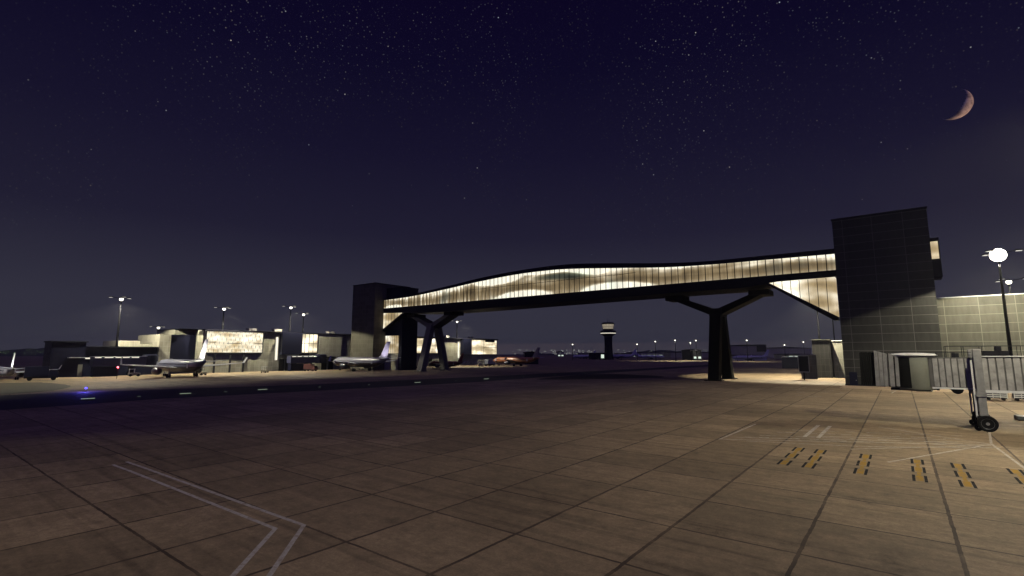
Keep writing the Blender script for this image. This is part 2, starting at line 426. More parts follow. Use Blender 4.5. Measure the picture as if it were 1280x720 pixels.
# painted markings: parts of the apron
def stroke(mb, a, c, w, z):
    a, c = Vector(a), Vector(c); d = (c-a).normalized(); n = Vector((-d.y, d.x))*w/2
    return mb.quad((*(a+n), z), (*(a-n), z), (*(c-n), z), (*(c+n), z))
wl = MB()
def polyline(mb, pts, w, z):
    pts = [Vector(p) for p in pts]; Ls, Rs = [], []
    for i, p in enumerate(pts):
        d0 = (pts[i]-pts[i-1]).normalized() if i else (pts[1]-pts[0]).normalized()
        d1 = (pts[i+1]-pts[i]).normalized() if i < len(pts)-1 else d0
        n0, n1 = Vector((-d0.y, d0.x)), Vector((-d1.y, d1.x)); n = (n0+n1).normalized(); k = w/2/max(0.35, n.dot(n0))
        Ls.append(p+n*k); Rs.append(p-n*k)
    for i in range(len(pts)-1): mb.quad((*Ls[i], z), (*Rs[i], z), (*Rs[i+1], z), (*Ls[i+1], z))
polyline(wl, [(-37.5,10.5),(-34.9,10.6),(-18.5,11.0),(-13.2,6.2)], 0.17, 0.005)
polyline(wl, [(-37.2,9.75),(-34.5,9.85),(-19.0,10.15),(-14.2,5.6)], 0.17, 0.005)
wl.build("corner_marking", M['white_line'], apron)
fl = MB()
polyline(fl, [(-11.1,51.3),(-11.4,40.7),(4.7,50.2),(-2.0,56.0)], 0.16, 0.005)
polyline(fl, [(-10.6,42.2),(4.4,51.0)], 0.12, 0.021)
polyline(fl, [(-9.6,41.0),(-2.4,43.6),(5.0,48.8)], 0.13, 0.025)
polyline(fl, [(-6.2,46.2),(-4.0,47.5),(2.2,50.8)], 0.13, 0.029)
polyline(fl, [(-3.2,41.8),(4.6,49.6)], 0.13, 0.033)
polyline(fl, [(5.4,58.5),(4.7,50.6),(5.3,36.0)], 0.15, 0.009)
stroke(fl, (-1.1,38.4), (4.2,49.4), 0.16, 0.013)
for x in (-6.4, -5.5): stroke(fl, (x-.05, 46), (x, 54), 0.28, 0.005)
rr = random.Random(3)
for row, y in enumerate((43.0, 44.2, 46.5, 48.3)):
    x = -10.2+row*0.8
    while x < 3.0:
        ln = rr.uniform(0.25, 1.4)
        stroke(fl, (x, y+(x+10)*0.42), (x+ln, y+(x+ln+10)*0.42), 0.14, 0.017); x += ln+rr.uniform(0.2, 0.7)
for k in range(14):
    x = rr.uniform(-16, -8); y = rr.uniform(88, 112)
    stroke(fl, (x, y), (x+rr.uniform(0.6, 1.6), y+rr.uniform(-0.5, 3)), 0.22, 0.005)
polyline(fl, [(-1.6,104),(-1.1,111.5),(1.6,106)], 0.2, 0.005)
fl.build("stand_marking", M['faint_line'], apron)
for x in (-6.0, -4.72, -2.25, 0.3, 2.15, 4.55):
    ym = MB()
    bm_ = MB()
    for i, y in enumerate((34.55, 37.1, 39.7)):
        ym.quad((x-.15, y-.66, .006), (x+.15, y-.66, .006), (x+.15, y+.66, .006), (x-.15, y+.66, .006))
        for s in (-1, 1):
            bm_.quad((x+s*.25-.065, y-.85, .006), (x+s*.25+.065, y-.85, .006), (x+s*.25+.065, y+.85, .006), (x+s*.25-.065, y+.85, .006))
    for y in (35.8, 38.4): ym.quad((x-.09, y-.52, .006), (x+.09, y-.52, .006), (x+.09, y+.52, .006), (x-.09, y+.52, .006))
    yo = ym.build("stop_mark", M['yellow_paint'], apron)
    bm_.build("stop_mark_edge", M['black_paint'], yo)

# ------------------------------------------------------------------ materials
M['clad'] = panelled("grey_cladding", (0.052, 0.051, 0.044), (0.145, 0.140, 0.125), 5.0, 1.70, offx=-2.55, offz=0.2, w=0.085)
M['clad_wall'] = panelled("wall_cladding", (0.105, 0.102, 0.078), (0.21, 0.20, 0.16), 5.0, 1.70, offx=2.5, offz=0.2, w=0.085)
M['pier'] = panelled("pier_cladding", (0.36, 0.345, 0.265), (0.45, 0.43, 0.34), 1.6, 1.7, w=0.07)
M['pier_pale'] = panelled("pale_pier_cladding", (0.38, 0.36, 0.28), (0.46, 0.44, 0.36), 1.2, 1.7, w=0.07)
M['navy'] = plain("navy_cladding", (0.012, 0.013, 0.030), 0.4, 0.0, 0.2)
M['navy_light'] = plain("blue_grey_cladding", (0.040, 0.043, 0.09), 0.5, 0.0, 0.2)
M['dark'] = plain("dark_steel", (0.022, 0.022, 0.026), 0.5, 0.0, 0.3)
M['roof_dark'] = plain("dark_roofing", (0.020, 0.020, 0.028), 0.6, 0.0, 0.3)
M['black'] = plain("black_rubber", (0.010, 0.010, 0.010), 0.8, 0.0, 0.3)
M['pole'] = plain("mast_steel", (0.006, 0.006, 0.007), 1.0, 0.0, 0.25)
M['pole'].node_tree.nodes['Principled BSDF'].inputs['Specular IOR Level'].default_value = 0.0
M['pylon'] = plain("pylon_shaded_tone", (0.005, 0.005, 0.005), 0.6, 0.0, 0.3, 0.6)  # right pylon: its shade is put into a near-black base colour
M['pylon_lit'] = plain("pylon_lit_tone", (0.15, 0.145, 0.115), 0.7, 0.0, 0.3, 0.6)  # left pylon, same material: lamp light put into a paler base colour
M['white'] = plain("white_enamel", (0.72, 0.71, 0.67), 0.4, 0.0, 0.15)
M['alu'] = plain("ribbed_aluminium", (0.40, 0.385, 0.35), 0.42, 0.1, 0.42, 1.6)
M['alu_edge'] = plain("aluminium_groove", (0.12, 0.115, 0.105), 0.5, 0.1, 0.25, 1.2)
M['steel_grey'] = plain("galvanised_steel", (0.30, 0.295, 0.275), 0.45, 0.2, 0.3, 1.8)
M['olive'] = plain("cab_paint", (0.24, 0.245, 0.19), 0.42, 0.0, 0.2, 1.0)
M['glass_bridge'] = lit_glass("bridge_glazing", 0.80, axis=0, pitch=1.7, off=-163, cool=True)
M['glass_stair'] = lit_glass("stair_glazing", 1.1, axis=0, pitch=1.7, off=-9.6, wave=False, cool=True)
M['glass_hall'] = lit_glass("hall_glazing", 0.95, axis=0, pitch=0.9, off=0, wave=False)
M['pier_window'] = slat_windows("pier_window_light", 1.45)
M['pier_window2'] = lit_glass("bright_pier_window", 1.5, warm=(1.0, 0.80, 0.48), pale=(1.0, 0.93, 0.72), axis=1, pitch=1.5, off=0, wave=False)
M['tube_light'] = glow("strip_window_light", (1.0, 0.92, 0.75), 1.1)
M['flood'] = glow("floodlight_lens", (1.0, 0.94, 0.78), 4.0)
M['flood_near'] = glow("glaring_floodlight_lens", (1.0, 0.94, 0.78), 14.0)
M['flood_far'] = glow("far_floodlight_lens", (1.0, 0.95, 0.85), 0.7)
M['cool_window'] = glow("far_window_light", (0.85, 1.0, 0.85), 0.9)
M['tower_window'] = glow("tower_cab_light", (1.0, 0.85, 0.62), 0.34)
M['tower_ring'] = glow("tower_gallery_light", (1.0, 0.93, 0.75), 0.75)
M['blue_lamp'] = glow("blue_edge_light", (0.06, 0.05, 1.0), 4.0)
M['green_lamp'] = glow("pale_green_light", (0.66, 0.82, 0.60), 0.40)
M['red_lamp'] = glow("red_beacon_light", (1.0, 0.12, 0.16), 6.0)

for k_ in ('pylon', 'dark', 'roof_dark', 'black', 'navy'):
    M[k_].node_tree.nodes['Principled BSDF'].inputs['Specular IOR Level'].default_value = 0.12 if k_ in ('black', 'navy') else 0.03
# ------------------------------------------------------------------ floodlight masts
LAMP_COL = (1.0, 0.93, 0.72)
POWER = 52000.0
def mast_tree(base, head_z, label, big=1.0):
    bz = base[2]
    t = thing("floodlight_mast", label, "light mast", base, "floodlight masts")
    h = head_z-bz
    x, y = base[0], base[1]
    p = MB().tube((x,y,bz), (x,y,bz+h), 0.30, 0.14, 14)
    p.lathe([(0.5, bz), (0.5, bz+.08), (0.32, bz+.1), (0.30, bz+1.0)], at=(x,y,0), n=14)
    p.build("pole", M['pole'], t, smooth=True)
    MB().box(x-.02,x+.02+.32,y-.17,y+.17,bz+1.0,bz+2.4).build("control_box", M['dark'], t)
    a = MB()
    a.lathe([(0.16, head_z-.5), (0.42, head_z-.3), (0.42, head_z-.1), (0.1, head_z+.2)], at=(x,y,0), n=16)
    fl = []
    for k, ang in enumerate((0, 120, 240)):
        u = Vector((math.cos(R(ang)), math.sin(R(ang)), 0))
        e = Vector((x,y,head_z-.2))+u*2.3+Vector((0,0,.35))
        a.tube(Vector((x,y,head_z-.2)), e, .07, .05, 8)
        fl.append((u, e))
    a.build("head_frame", M['pole'], t, smooth=True)
    for u, e in fl:
        hb = MB().bar(e-u*.15+Vector((0,0,.02)), e+u*.75-Vector((0,0,.05)), .95, .22, .8, .16, side=(-u.y, u.x, 0))
        hh = hb.build("lamp_housing", M['pole'], t)
        lb = MB().bar(e-u*.08-Vector((0,0,.13)), e+u*.68-Vector((0,0,.16)), .82, .05, .68, .05, side=(-u.y, u.x, 0))
        lb.build("lens", M['flood_far'], hh)
    gl = MB()
    r = 0.50*big
    gl.lathe([(0.02, head_z-.45-r)]+[(r*math.sin(R(q)), head_z-.45-r*math.cos(R(q))) for q in range(15, 180, 15)]+[(.02, head_z-.45+r)], at=(x,y,0), n=20)
    gl.build("lamp_globe", M['flood'] if big == 1.0 else M['flood_near'], t, smooth=True)
    return t
def spot(x, y, z, power=POWER, half=66.5, blend=0.10, col=LAMP_COL, tilt=None):
    l = bpy.data.lights.new("floodlight", 'SPOT'); l.energy = power; l.color = col
    l.spot_size = R(2*half); l.spot_blend = blend if half < 69 else 0.3; l.shadow_soft_size = 0.35
    o = bpy.data.objects.new("floodlight", l); COL.objects.link(o); o.location = (x, y, z)
    l.spot_blend = blend if half < 69 or half > 71 else 0.3
    if tilt: o.rotation_euler = tilt
    return o
mast_tree((14.7,118,0), 23.7, "tall mast with the lamp globe enlarged as glare, in front of the panelled building", 2.2)  # oversized glowing globe stands in for the lamp's glare
proto = mast_tree((19.8,150,0), 23.7, "shorter-looking mast just behind the panelled building with a small bright lamp")
first_mast = True
def mast(base, head, label, power=POWER, off=(0, 0), half=66.5):
    h = head-base[2]
    global first_mast
    if first_mast: c = proto; first_mast = False
    else: c = dup(proto, base, label)
    k = h/23.7
    # taller or shorter pole, same head
    for ch in c.children:
        if ch.name.startswith("pole"): ch.scale = (1, 1, k)
        elif ch.name.startswith("control_box"): pass
        else: ch.location = (0, 0, h-23.7)
    if power: spot(base[0]+off[0], base[1]+off[1], head-1.45, power, half)
    return c
spot(14.7, 118, 21.75, 48000, 71.5)
mast((19.8,150,0), 22.2, "shorter-looking mast just behind the panelled building with a small bright lamp", 30000)
mast((-17.6,164,0), 24.0, "dark mast rising in front of the brown panelled hut", 110000, (0, -8), 58)
mast((-18.8,219,0), 24.0, "thin dark mast behind the pale panelled hut beside the tower", 20000)
mast((11.5,45,0), 24.0, "added unseen mast beside the yellow stop marks, outside the picture", 37000, half=74)  # unseen lamp added to light the foreground and the boarding bridge's near side
mast((17,82,0), 24.0, "added unseen mast behind the boarding bridge, outside the picture", 42000, half=75)  # unseen lamp added to lift the apron beyond the boarding bridge
mast((-22,-14,0), 24.0, "added unseen mast behind the camera, outside the picture", 9500, half=62)  # unseen lamp added to brighten the left foreground
mast((-180.3,45.4,8.45), 22.7, "lit mast standing on the low dark annex roof", 44000, (2.5, 0), 74)
mast((-184,75.4,14.4), 22.1, "lit mast on the roof above the wide slatted pier window", 40000, (5.5, 0), 57)
mast((-184,99.4,14.4), 24.3, "taller of the two close masts on the roof above the navy bay", 36000, (5.5, 0), 72)
mast((-188,107.0,14.4), 22.3, "lower of the two close masts on the roof above the navy bay", 0)
mast((-184,191.0,14.4), 23.4, "mast on the pier roof seen between the left pylon and the far pier end", 38000, (5.5, 0), 58)
mast((-240,73.7,0), 17.3, "small distant mast behind the pale pier block at the left", 20000)
mast((-150,4,0), 22.0, "added unseen mast left of the white tailed airliner, outside the picture", 42000, half=70)  # unseen lamp added to light the flank of the airliner's fin
for (px_, py_, hz, lab) in ((820, 451, 17, "far mast left of the right pylon, first of the row near the control tower"), (845, 451.5, 17.5, "far mast in the middle of the row left of the right pylon"),
                  (864, 451, 16, "far mast just left of the right pylon, lower of the pair"), (871, 450.5, 18.5, "far mast just left of the right pylon, taller of the pair"),
                  (935, 452, 17, "far mast in front of the dark hangar right of the pylon")):
    q = g(px_, py_); mast((q[0], q[1], 0), hz, lab, 26000)

for (px_, py_, hz, lab) in ((797, 450.6, 15, "faint far mast between the control tower and the row of far masts"), (905, 450.8, 15, "faint far mast just right of the right pylon"),
                  (982, 451, 14, "faint far mast above the low blast fence"), (1006, 450.6, 17, "faint far mast above the framed sign board"), (716, 450.4, 15, "faint far mast left of the control tower")):
    q = g(px_, py_); mast((q[0], q[1], 0), hz, lab, 0)

# ------------------------------------------------------------------ footbridge
def interp(tab, x):
    """monotone smooth interpolation"""
    if x <= tab[0][0]: return tab[0][1]
    for i in range(len(tab)-1):
        if tab[i][0] <= x <= tab[i+1][0]:
            (x0, z0), (x1, z1) = tab[i], tab[i+1]
            ms = []
            for j in (i, i+1):
                if 0 < j < len(tab)-1: ms.append((tab[j+1][1]-tab[j-1][1])/(tab[j+1][0]-tab[j-1][0]))
                else: ms.append((z1-z0)/(x1-x0))
            h = x1-x0; t = (x-x0)/h
            return (2*t**3-3*t*t+1)*z0+(t**3-2*t*t+t)*h*ms[0]+(-2*t**3+3*t*t)*z1+(t**3-t*t)*h*ms[1]
    return tab[-1][1]
ROOF = [(-163.2,28.0),(-145,28.7),(-126,30.2),(-110.8,31.7),(-95,32.6),(-82,32.8),(-73.4,32.5),(-60,31.2),(-48,29.9),(-37,29.1),(-22,28.9),(-9.4,28.8)]
GTOP = [(-163.2,27.4),(-145,27.9),(-126,29.3),(-110.8,30.6),(-95,31.5),(-82,31.55),(-73.4,31.1),(-60,29.9),(-48,28.8),(-37,28.2),(-22,27.9),(-9.4,27.7)]
GBOT = [(-163.2,24.2),(-9.4,24.2)]
BBOT = [(-163.2,22.6),(-150,22.0),(-135,21.3),(-110,21.3),(-73,21.6),(-37,21.85),(-27,21.9),(-21,22.6),(-9.4,22.75)]
Y0, Y1 = 125.8, 136.2
bridge = thing("footbridge", "long covered footbridge with lit glazing and humped roof crossing between two dark towers", "bridge", (-86.3,131,0))
xs = [-163.2+(163.2-9.4)*i/120 for i in range(121)]
roof_t = [(x, interp(ROOF, x)) for x in xs]; roof_b = [(x, interp(GTOP, x)) for x in xs]
rf = MB().strip_y(roof_t, roof_b, Y0-.25, Y1+.25).build("roof", M['roof_dark'], bridge)
MB().strip_y([(x, z+.05) for x, z in roof_b], [(x, z-.06) for x, z in roof_b], Y0-.32, Y0-.253).build("fascia", M['dark'], rf)
MB().strip_y([(x, 24.2) for x in xs], [(x, interp(BBOT, x)) for x in xs], Y0-.1, Y1+.1).build("deck_beam", M['dark'], bridge)
for y, s in ((Y0+.06, -1), (Y1-.06, 1)):
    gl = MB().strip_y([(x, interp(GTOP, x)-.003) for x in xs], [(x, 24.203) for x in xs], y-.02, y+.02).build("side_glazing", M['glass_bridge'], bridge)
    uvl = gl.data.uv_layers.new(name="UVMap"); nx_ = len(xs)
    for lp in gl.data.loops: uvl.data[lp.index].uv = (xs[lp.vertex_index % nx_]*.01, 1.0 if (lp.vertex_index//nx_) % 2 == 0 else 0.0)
    mu = MB(); k = 0; x = -162.4
    yy = y+s*.05
    while x < -9.6:
        zt = interp(GTOP, x)-.004
        tall = zt-24.2 > 4.6
        w = .085
        mu.box(x-w, x+w, yy-.05, yy+.025, 24.205, zt); x += 1.7; k += 1
    mu.build("mullions", M['dark'], gl)
    tr = MB(); x = -116.0
    while x < -55:
        tr.box(x, x+1.56, yy-.03, yy+.015, 27.95+((x*.37) % .12), 28.08+((x*.37) % .12)); x += 1.7
    tr.build("transom", M['dark'], gl)
ha = MB()
for x in xs[::6]: pass
MB().box(-163, -9.6, Y0+.4, Y1-.4, 24.21, 24.3).build("walkway", M['steel_grey'], bridge)
# stair ends
st = MB(); st.prism_y([(-22.8,22.60),(-9.75,22.70),(-9.75,14.2)], Y0-.02, Y0+2.4)
sg = st.build("stair_enclosure", M['glass_stair'], bridge)
sm = MB()
for i in range(7):
    x = -11.4-i*1.7; zb = 14.2+(-9.75-x)*(8.4/13.05)
    sm.box(x-.06, x+.06, Y0-.075, Y0-.023, zb, 22.6)
sm.build("mullions", M['dark'], sg)
MB().prism_y([(-23.6,22.62),(-22.7,22.58),(-9.75,14.17),(-9.75,13.45),(-10.6,13.45)], Y0-.15, Y0+2.6).build("stair_stringer", M['dark'], bridge)
st = MB(); st.prism_y([(-163.2,22.3),(-150.2,21.9),(-163.2,15.2)], Y0-.02, Y0+.7)
sg = st.build("stair_enclosure", M['glass_stair'], bridge)
sm = MB()
for i in range(7):
    x = -161.7+i*1.7; zb = 15.2+(x+163.2)*(6.8/13.0)
    sm.box(x-.06, x+.06, Y0-.075, Y0-.023, zb, 22.0)
sm.build("mullions", M['dark'], sg)
MB().prism_y([(-163.2,15.17),(-163.2,14.2),(-148.6,21.8),(-150.2,21.88)], Y0-.15, Y0+.9).build("stair_stringer", M['dark'], bridge)

def pylon(cx, label, pm):
    t = thing("bridge_pylon", label, "pylon", (cx, 130.6, 0), "pylons under the footbridge")
    for s in (-1, 1):
        MB().bar((cx, 130.6+s*6.0, 0), (cx, 130.6+s*1.55, 17.2), 2.5, 2.2, 2.6, 2.0).build("leg", pm, t, bevel=.08)
    MB().box(cx-1.45, cx+1.45, 130.6-2.6, 130.6+2.6, 15.6, 17.5).build("node", pm, t, bevel=.03)
    for s in (-1, 1):
        MB().bar((cx+s*0.7, 130.6, 16.6), (cx+s*10.0, 130.6, 20.6), 4.6, 1.7, 5.0, 1.15, side=(0, 1, 0)).build("arm", pm, t, bevel=.06)
        MB().box(cx+s*10.1-2.2, cx+s*10.1+2.2, 130.6-2.9, 130.6+2.9, 20.15, 21.35).build("bearing_pad", M['black'], t)
    MB().box(cx-1.9, cx+1.9, 130.6-7.6, 130.6-4.5, -.02, .18).build("footing", pm, t)
    MB().box(cx-1.9, cx+1.9, 130.6+4.5, 130.6+7.6, -.02, .18).build("footing", pm, t)
    return t
pylon(-35.4, "black forked pylon under the right part of the footbridge, legs one behind the other", M['pylon'])
pylon(-137.6, "forked pylon under the left end of the footbridge with its two legs apart", M['pylon_lit'])

# ------------------------------------------------------------------ right tower, building
tw = thing("lift_tower", "tall dark panelled tower block at the right end of the footbridge", "tower", (-1.5,130,0))
MB().box(-9.3, 6.25, 123.5, 139, 0, 34.4).build("wall", M['clad'], tw)
MB().box(-9.45, 6.4, 123.35, 139.15, 34.4, 34.75).build("roof", M['roof_dark'], tw)
MB().box(-9.36, 6.31, 123.44, 123.497, 0, .28).build("plinth", M['dark'], tw)
d = MB().box(-8.55, -7.2, 123.43, 123.495, 0.0, 2.7).build("service_door", M['navy'], tw)
MB().box(-7.5, -7.38, 123.38, 123.43, 1.0, 1.15).build("handle", M['steel_grey'], d)
MB().box(6.26, 7.95, 130.0, 135.5, 28.9, 29.6).build("corridor_roof", M['roof_dark'], tw)
lk = MB().box(6.26, 7.95, 130.0, 135.5, 21.6, 25.3).build("corridor_base", M['roof_dark'], tw)
MB().box(6.262, 7.75, 130.15, 135.4, 25.303, 28.897).build("corridor_glazing", M['glass_stair'], lk)
MB().box(7.752, 7.93, 130.02, 135.48, 25.303, 28.897).build("corridor_end", M['dark'], lk)

wb = thing("terminal_building", "long pale grey panelled building wall right of the dark tower", "building", (35,145,0))
MB().box(6.45, 75, 128.6, 148, 0, 17.2).build("wall", M['clad_wall'], wb)
MB().box(6.45, 75.1, 128.45, 148.1, 17.2, 17.36).build("roof", M['white'], wb)

# ------------------------------------------------------------------ left tower pair
ta = thing("lift_tower", "tall navy tower block at the left end of the footbridge, pale at its foot", "tower", (-169,130,0))
M['clad_navy'] = panelled("navy_tower_cladding", (0.125, 0.118, 0.090), (0.16, 0.152, 0.12), 1.8, 1.7, w=0.09)
M['clad_navy'].node_tree.nodes['Principled BSDF'].inputs['Specular IOR Level'].default_value = 0.0
MB().box(-176.2, -161.6, 121.3, 139, 0, 33.9).build("wall", M['clad_navy'], ta)
MB().box(-176.35, -161.45, 121.15, 139.1, 33.9, 34.2).build("roof", M['roof_dark'], ta)
tb = thing("stair_block", "lower navy stair block under the left footbridge end with a lit window", "tower", (-157,131,0))
MB().box(-161.55, -151.6, 127.0, 134.8, 0, 32.0).build("wall", M['navy'], tb)
MB().box(-161.6, -151.45, 126.85, 134.9, 32.0, 32.3).build("roof", M['roof_dark'], tb)
w = MB().box(-161.5, -153.4, 126.86, 126.98, 6.4, 13.3).build("window", M['glass_hall'], tb)
mm = MB()
for i in range(8): mm.box(-161.3+i*1.1, -161.2+i*1.1, 126.80, 126.858, 6.4, 13.3)
mm.box(-161.5, -153.4, 126.78, 126.9, 6.1, 6.38); mm.build("frame", M['dark'], w)
MB().box(-161.5, -153.4, 126.84, 126.99, 0, 6.08).build("lower_panel", M['pier_pale'], tb)

# ------------------------------------------------------------------ pier
pier = thing("terminal_pier", "long low pier building with bright lit windows along the left apron", "building", (-193,140,0))
XF = -182.0
def seg(name, mat, y0, y1, z0, z1, x1=XF, x0=None, par=None):
    return MB().box(x1-.5 if x0 is None else x0, x1, y0, y1, z0, z1).build(name, mat, par or pier)
seg("wall", M['pier'], 69.0, 222.5, 0, 14.0, XF-.6, -206)
seg("roof", M['roof_dark'], 68.8, 222.7, 14.0, 14.4, XF+.3, -206.2)
def window(y0, y1, z0, z1, mat, nv=0, nh=0, frame='dark'):
    w = MB().box(XF-.597, XF-.4, y0, y1, z0, z1).build("window", mat, pier)
    f = MB()
    f.box(XF-.597, XF-.05, y0-.12, y1+.12, z0-.35, z0-.003); 
    f.box(XF-.597, XF-.05, y0-.12, y1+.12, z1+.003, z1+.2)
    for s in (y0-.12, y1+.003): f.box(XF-.597, XF-.05, s, s+.117, z0-.003, z1+.003)
    for i in range(nv):
        y = y0+(y1-y0)*(i+1)/(nv+1); f.box(XF-.397, XF-.28, y-.07, y+.07, z0, z1)
    for i in range(nh):
        z = z0+(z1-z0)*(i+1)/(nh+1); f.box(XF-.39, XF-.25, y0, y1, z-.06, z+.06)
    f.build("frame", M[frame], w)
    return w
w1 = window(69.9, 88.6, 6.75, 13.75, M['pier_window'])
for (y0, y1, z) in ((70, 73, 10.2), (76.4, 81, 9.9), (85.8, 88.5, 9.9)): MB().box(XF-.397, XF-.3, y0, y1, z-.09, z+.09).build("louvre_bar", M['dark'], w1)
window(103.2, 110.2, 6.75, 13.8, M['pier_window2'], 3, 1)
window(150.0, 178.0, 6.6, 13.6, M['pier_window2'], 6, 1)
w4 = window(199.5, 222.0, 6.0, 13.6, M['pier_window2'], 1, 0)
MB().box(XF-.39, XF-.2, 210.5, 222, 9.6, 9.8).box(XF-.39, XF-.2, 212, 220, 12.6, 13.6).build("louvre_bar", M['dark'], w4)
for y in (93.6, 190.4): MB().box(XF-.597, XF-.3, y, y+.75, 4.0, 12.4).build("strip_window", M['tube_light'], pier)
bay = MB().box(XF-.6, XF+1.4, 95.0, 102.9, 6.0, 14.2); bay.build("bay", M['navy'], pier)
MB().box(XF-.6, XF+1.4, 192.3, 199.0, 5.6, 14.1).build("bay", M['navy'], pier)
MB().box(XF-.6, XF+.6, 102.95, 106.5, 5.2, 6.4).build("canopy", M['dark'], pier)
MB().box(XF-.6, XF+2.2, 111.0, 124.0, 4.7, 5.1).build("canopy", M['dark'], pier)
MB().box(XF-.6, XF-.05, 110.6, 121.0, 5.11, 13.9).build("panel_wall", M['pier'], pier)
for y in (95.2, 97.6, 100.0): MB().box(XF-.59, XF-.45, y, y+2.0, 0, 4.4).build("shutter_door", M['black'], pier)
for y in (105.0, 112.5, 115.5, 152, 158, 164, 170): MB().box(XF-.59, XF-.45, y, y+2.2, 0, 4.0).build("shutter_door", M['black'], pier)
for y in (72.6, 77.6, 82.0): MB().box(XF-.4, XF+.1, y, y+.45, 0, 6.3).build("column", M['dark'], pier)
for y, x in ((86, -186), (95, -185.5), (118, -186), (160, -187), (185, -186), (205, -187)):
    v_ = MB().box(x-1.2, x+1.2, y-1.3, y+1.3, 14.4, 15.3).build("roof_vent", M['alu'], pier)
    MB().box(x-1.4, x+1.4, y-1.5, y+1.5, 15.303, 15.45).build("cowl", M['alu'], v_)

an = thing("terminal_annex", "lower dark annex left of the pier with a pale block at its end", "building", (-190,52,0))
MB().box(-200, XF-.3, 38.8, 56.3, 0, 8.2).build("wall", M['navy'], an)
MB().box(-200.2, XF+.9, 38.6, 56.4, 8.2, 8.45).build("roof", M['roof_dark'], an)
MB().box(-201, XF-5.5, 47.0, 53.0, 8.45, 10.3).box(-201, XF-5.5, 53.003, 58, 8.45, 9.4).build("roof_upstand", M['pier_pale'], an)
MB().box(-202, XF, 56.5, 59.6, 0, 12.4).build("end_block", M['pier_pale'], an)
MB().box(-202, XF-1.5, 59.6, 67.3, 0, 12.4).build("recessed_wall", M['navy'], an)
MB().box(-203, XF-.5, 67.3, 68.95, 0, 14.2).box(-203, XF-4.5, 62.0, 67.29, 12.42, 14.2).build("corner_wall", M['pier'], an)
MB().box(XF-.3, XF-.2, 39, 56.2, 4.9, 5.25).build("strip_window", M['tube_light'], an)
MB().box(-203.1, XF-.4, 61.9, 69.0, 14.2, 14.4).build("roof_cap", M['roof_dark'], an)

sb = thing("stair_tower", "square navy stair tower standing at the left end of the annex", "tower", (-184,35,0))
MB().box(-189, -180.4, 31.3, 38.5, 0, 9.5).build("wall", M['navy'], sb)
MB().box(-189.2, -180.1, 31.0, 38.9, 9.5, 9.8).build("roof", M['roof_dark'], sb)
MB().box(-180.4, -180.3, 37.2, 38.2, 0.1, 3.4).build("service_door", M['olive'], sb)
MB().box(-180.4, -178.9, 34.8, 38.3, 5.2, 5.4).build("door_canopy", M['white'], sb)

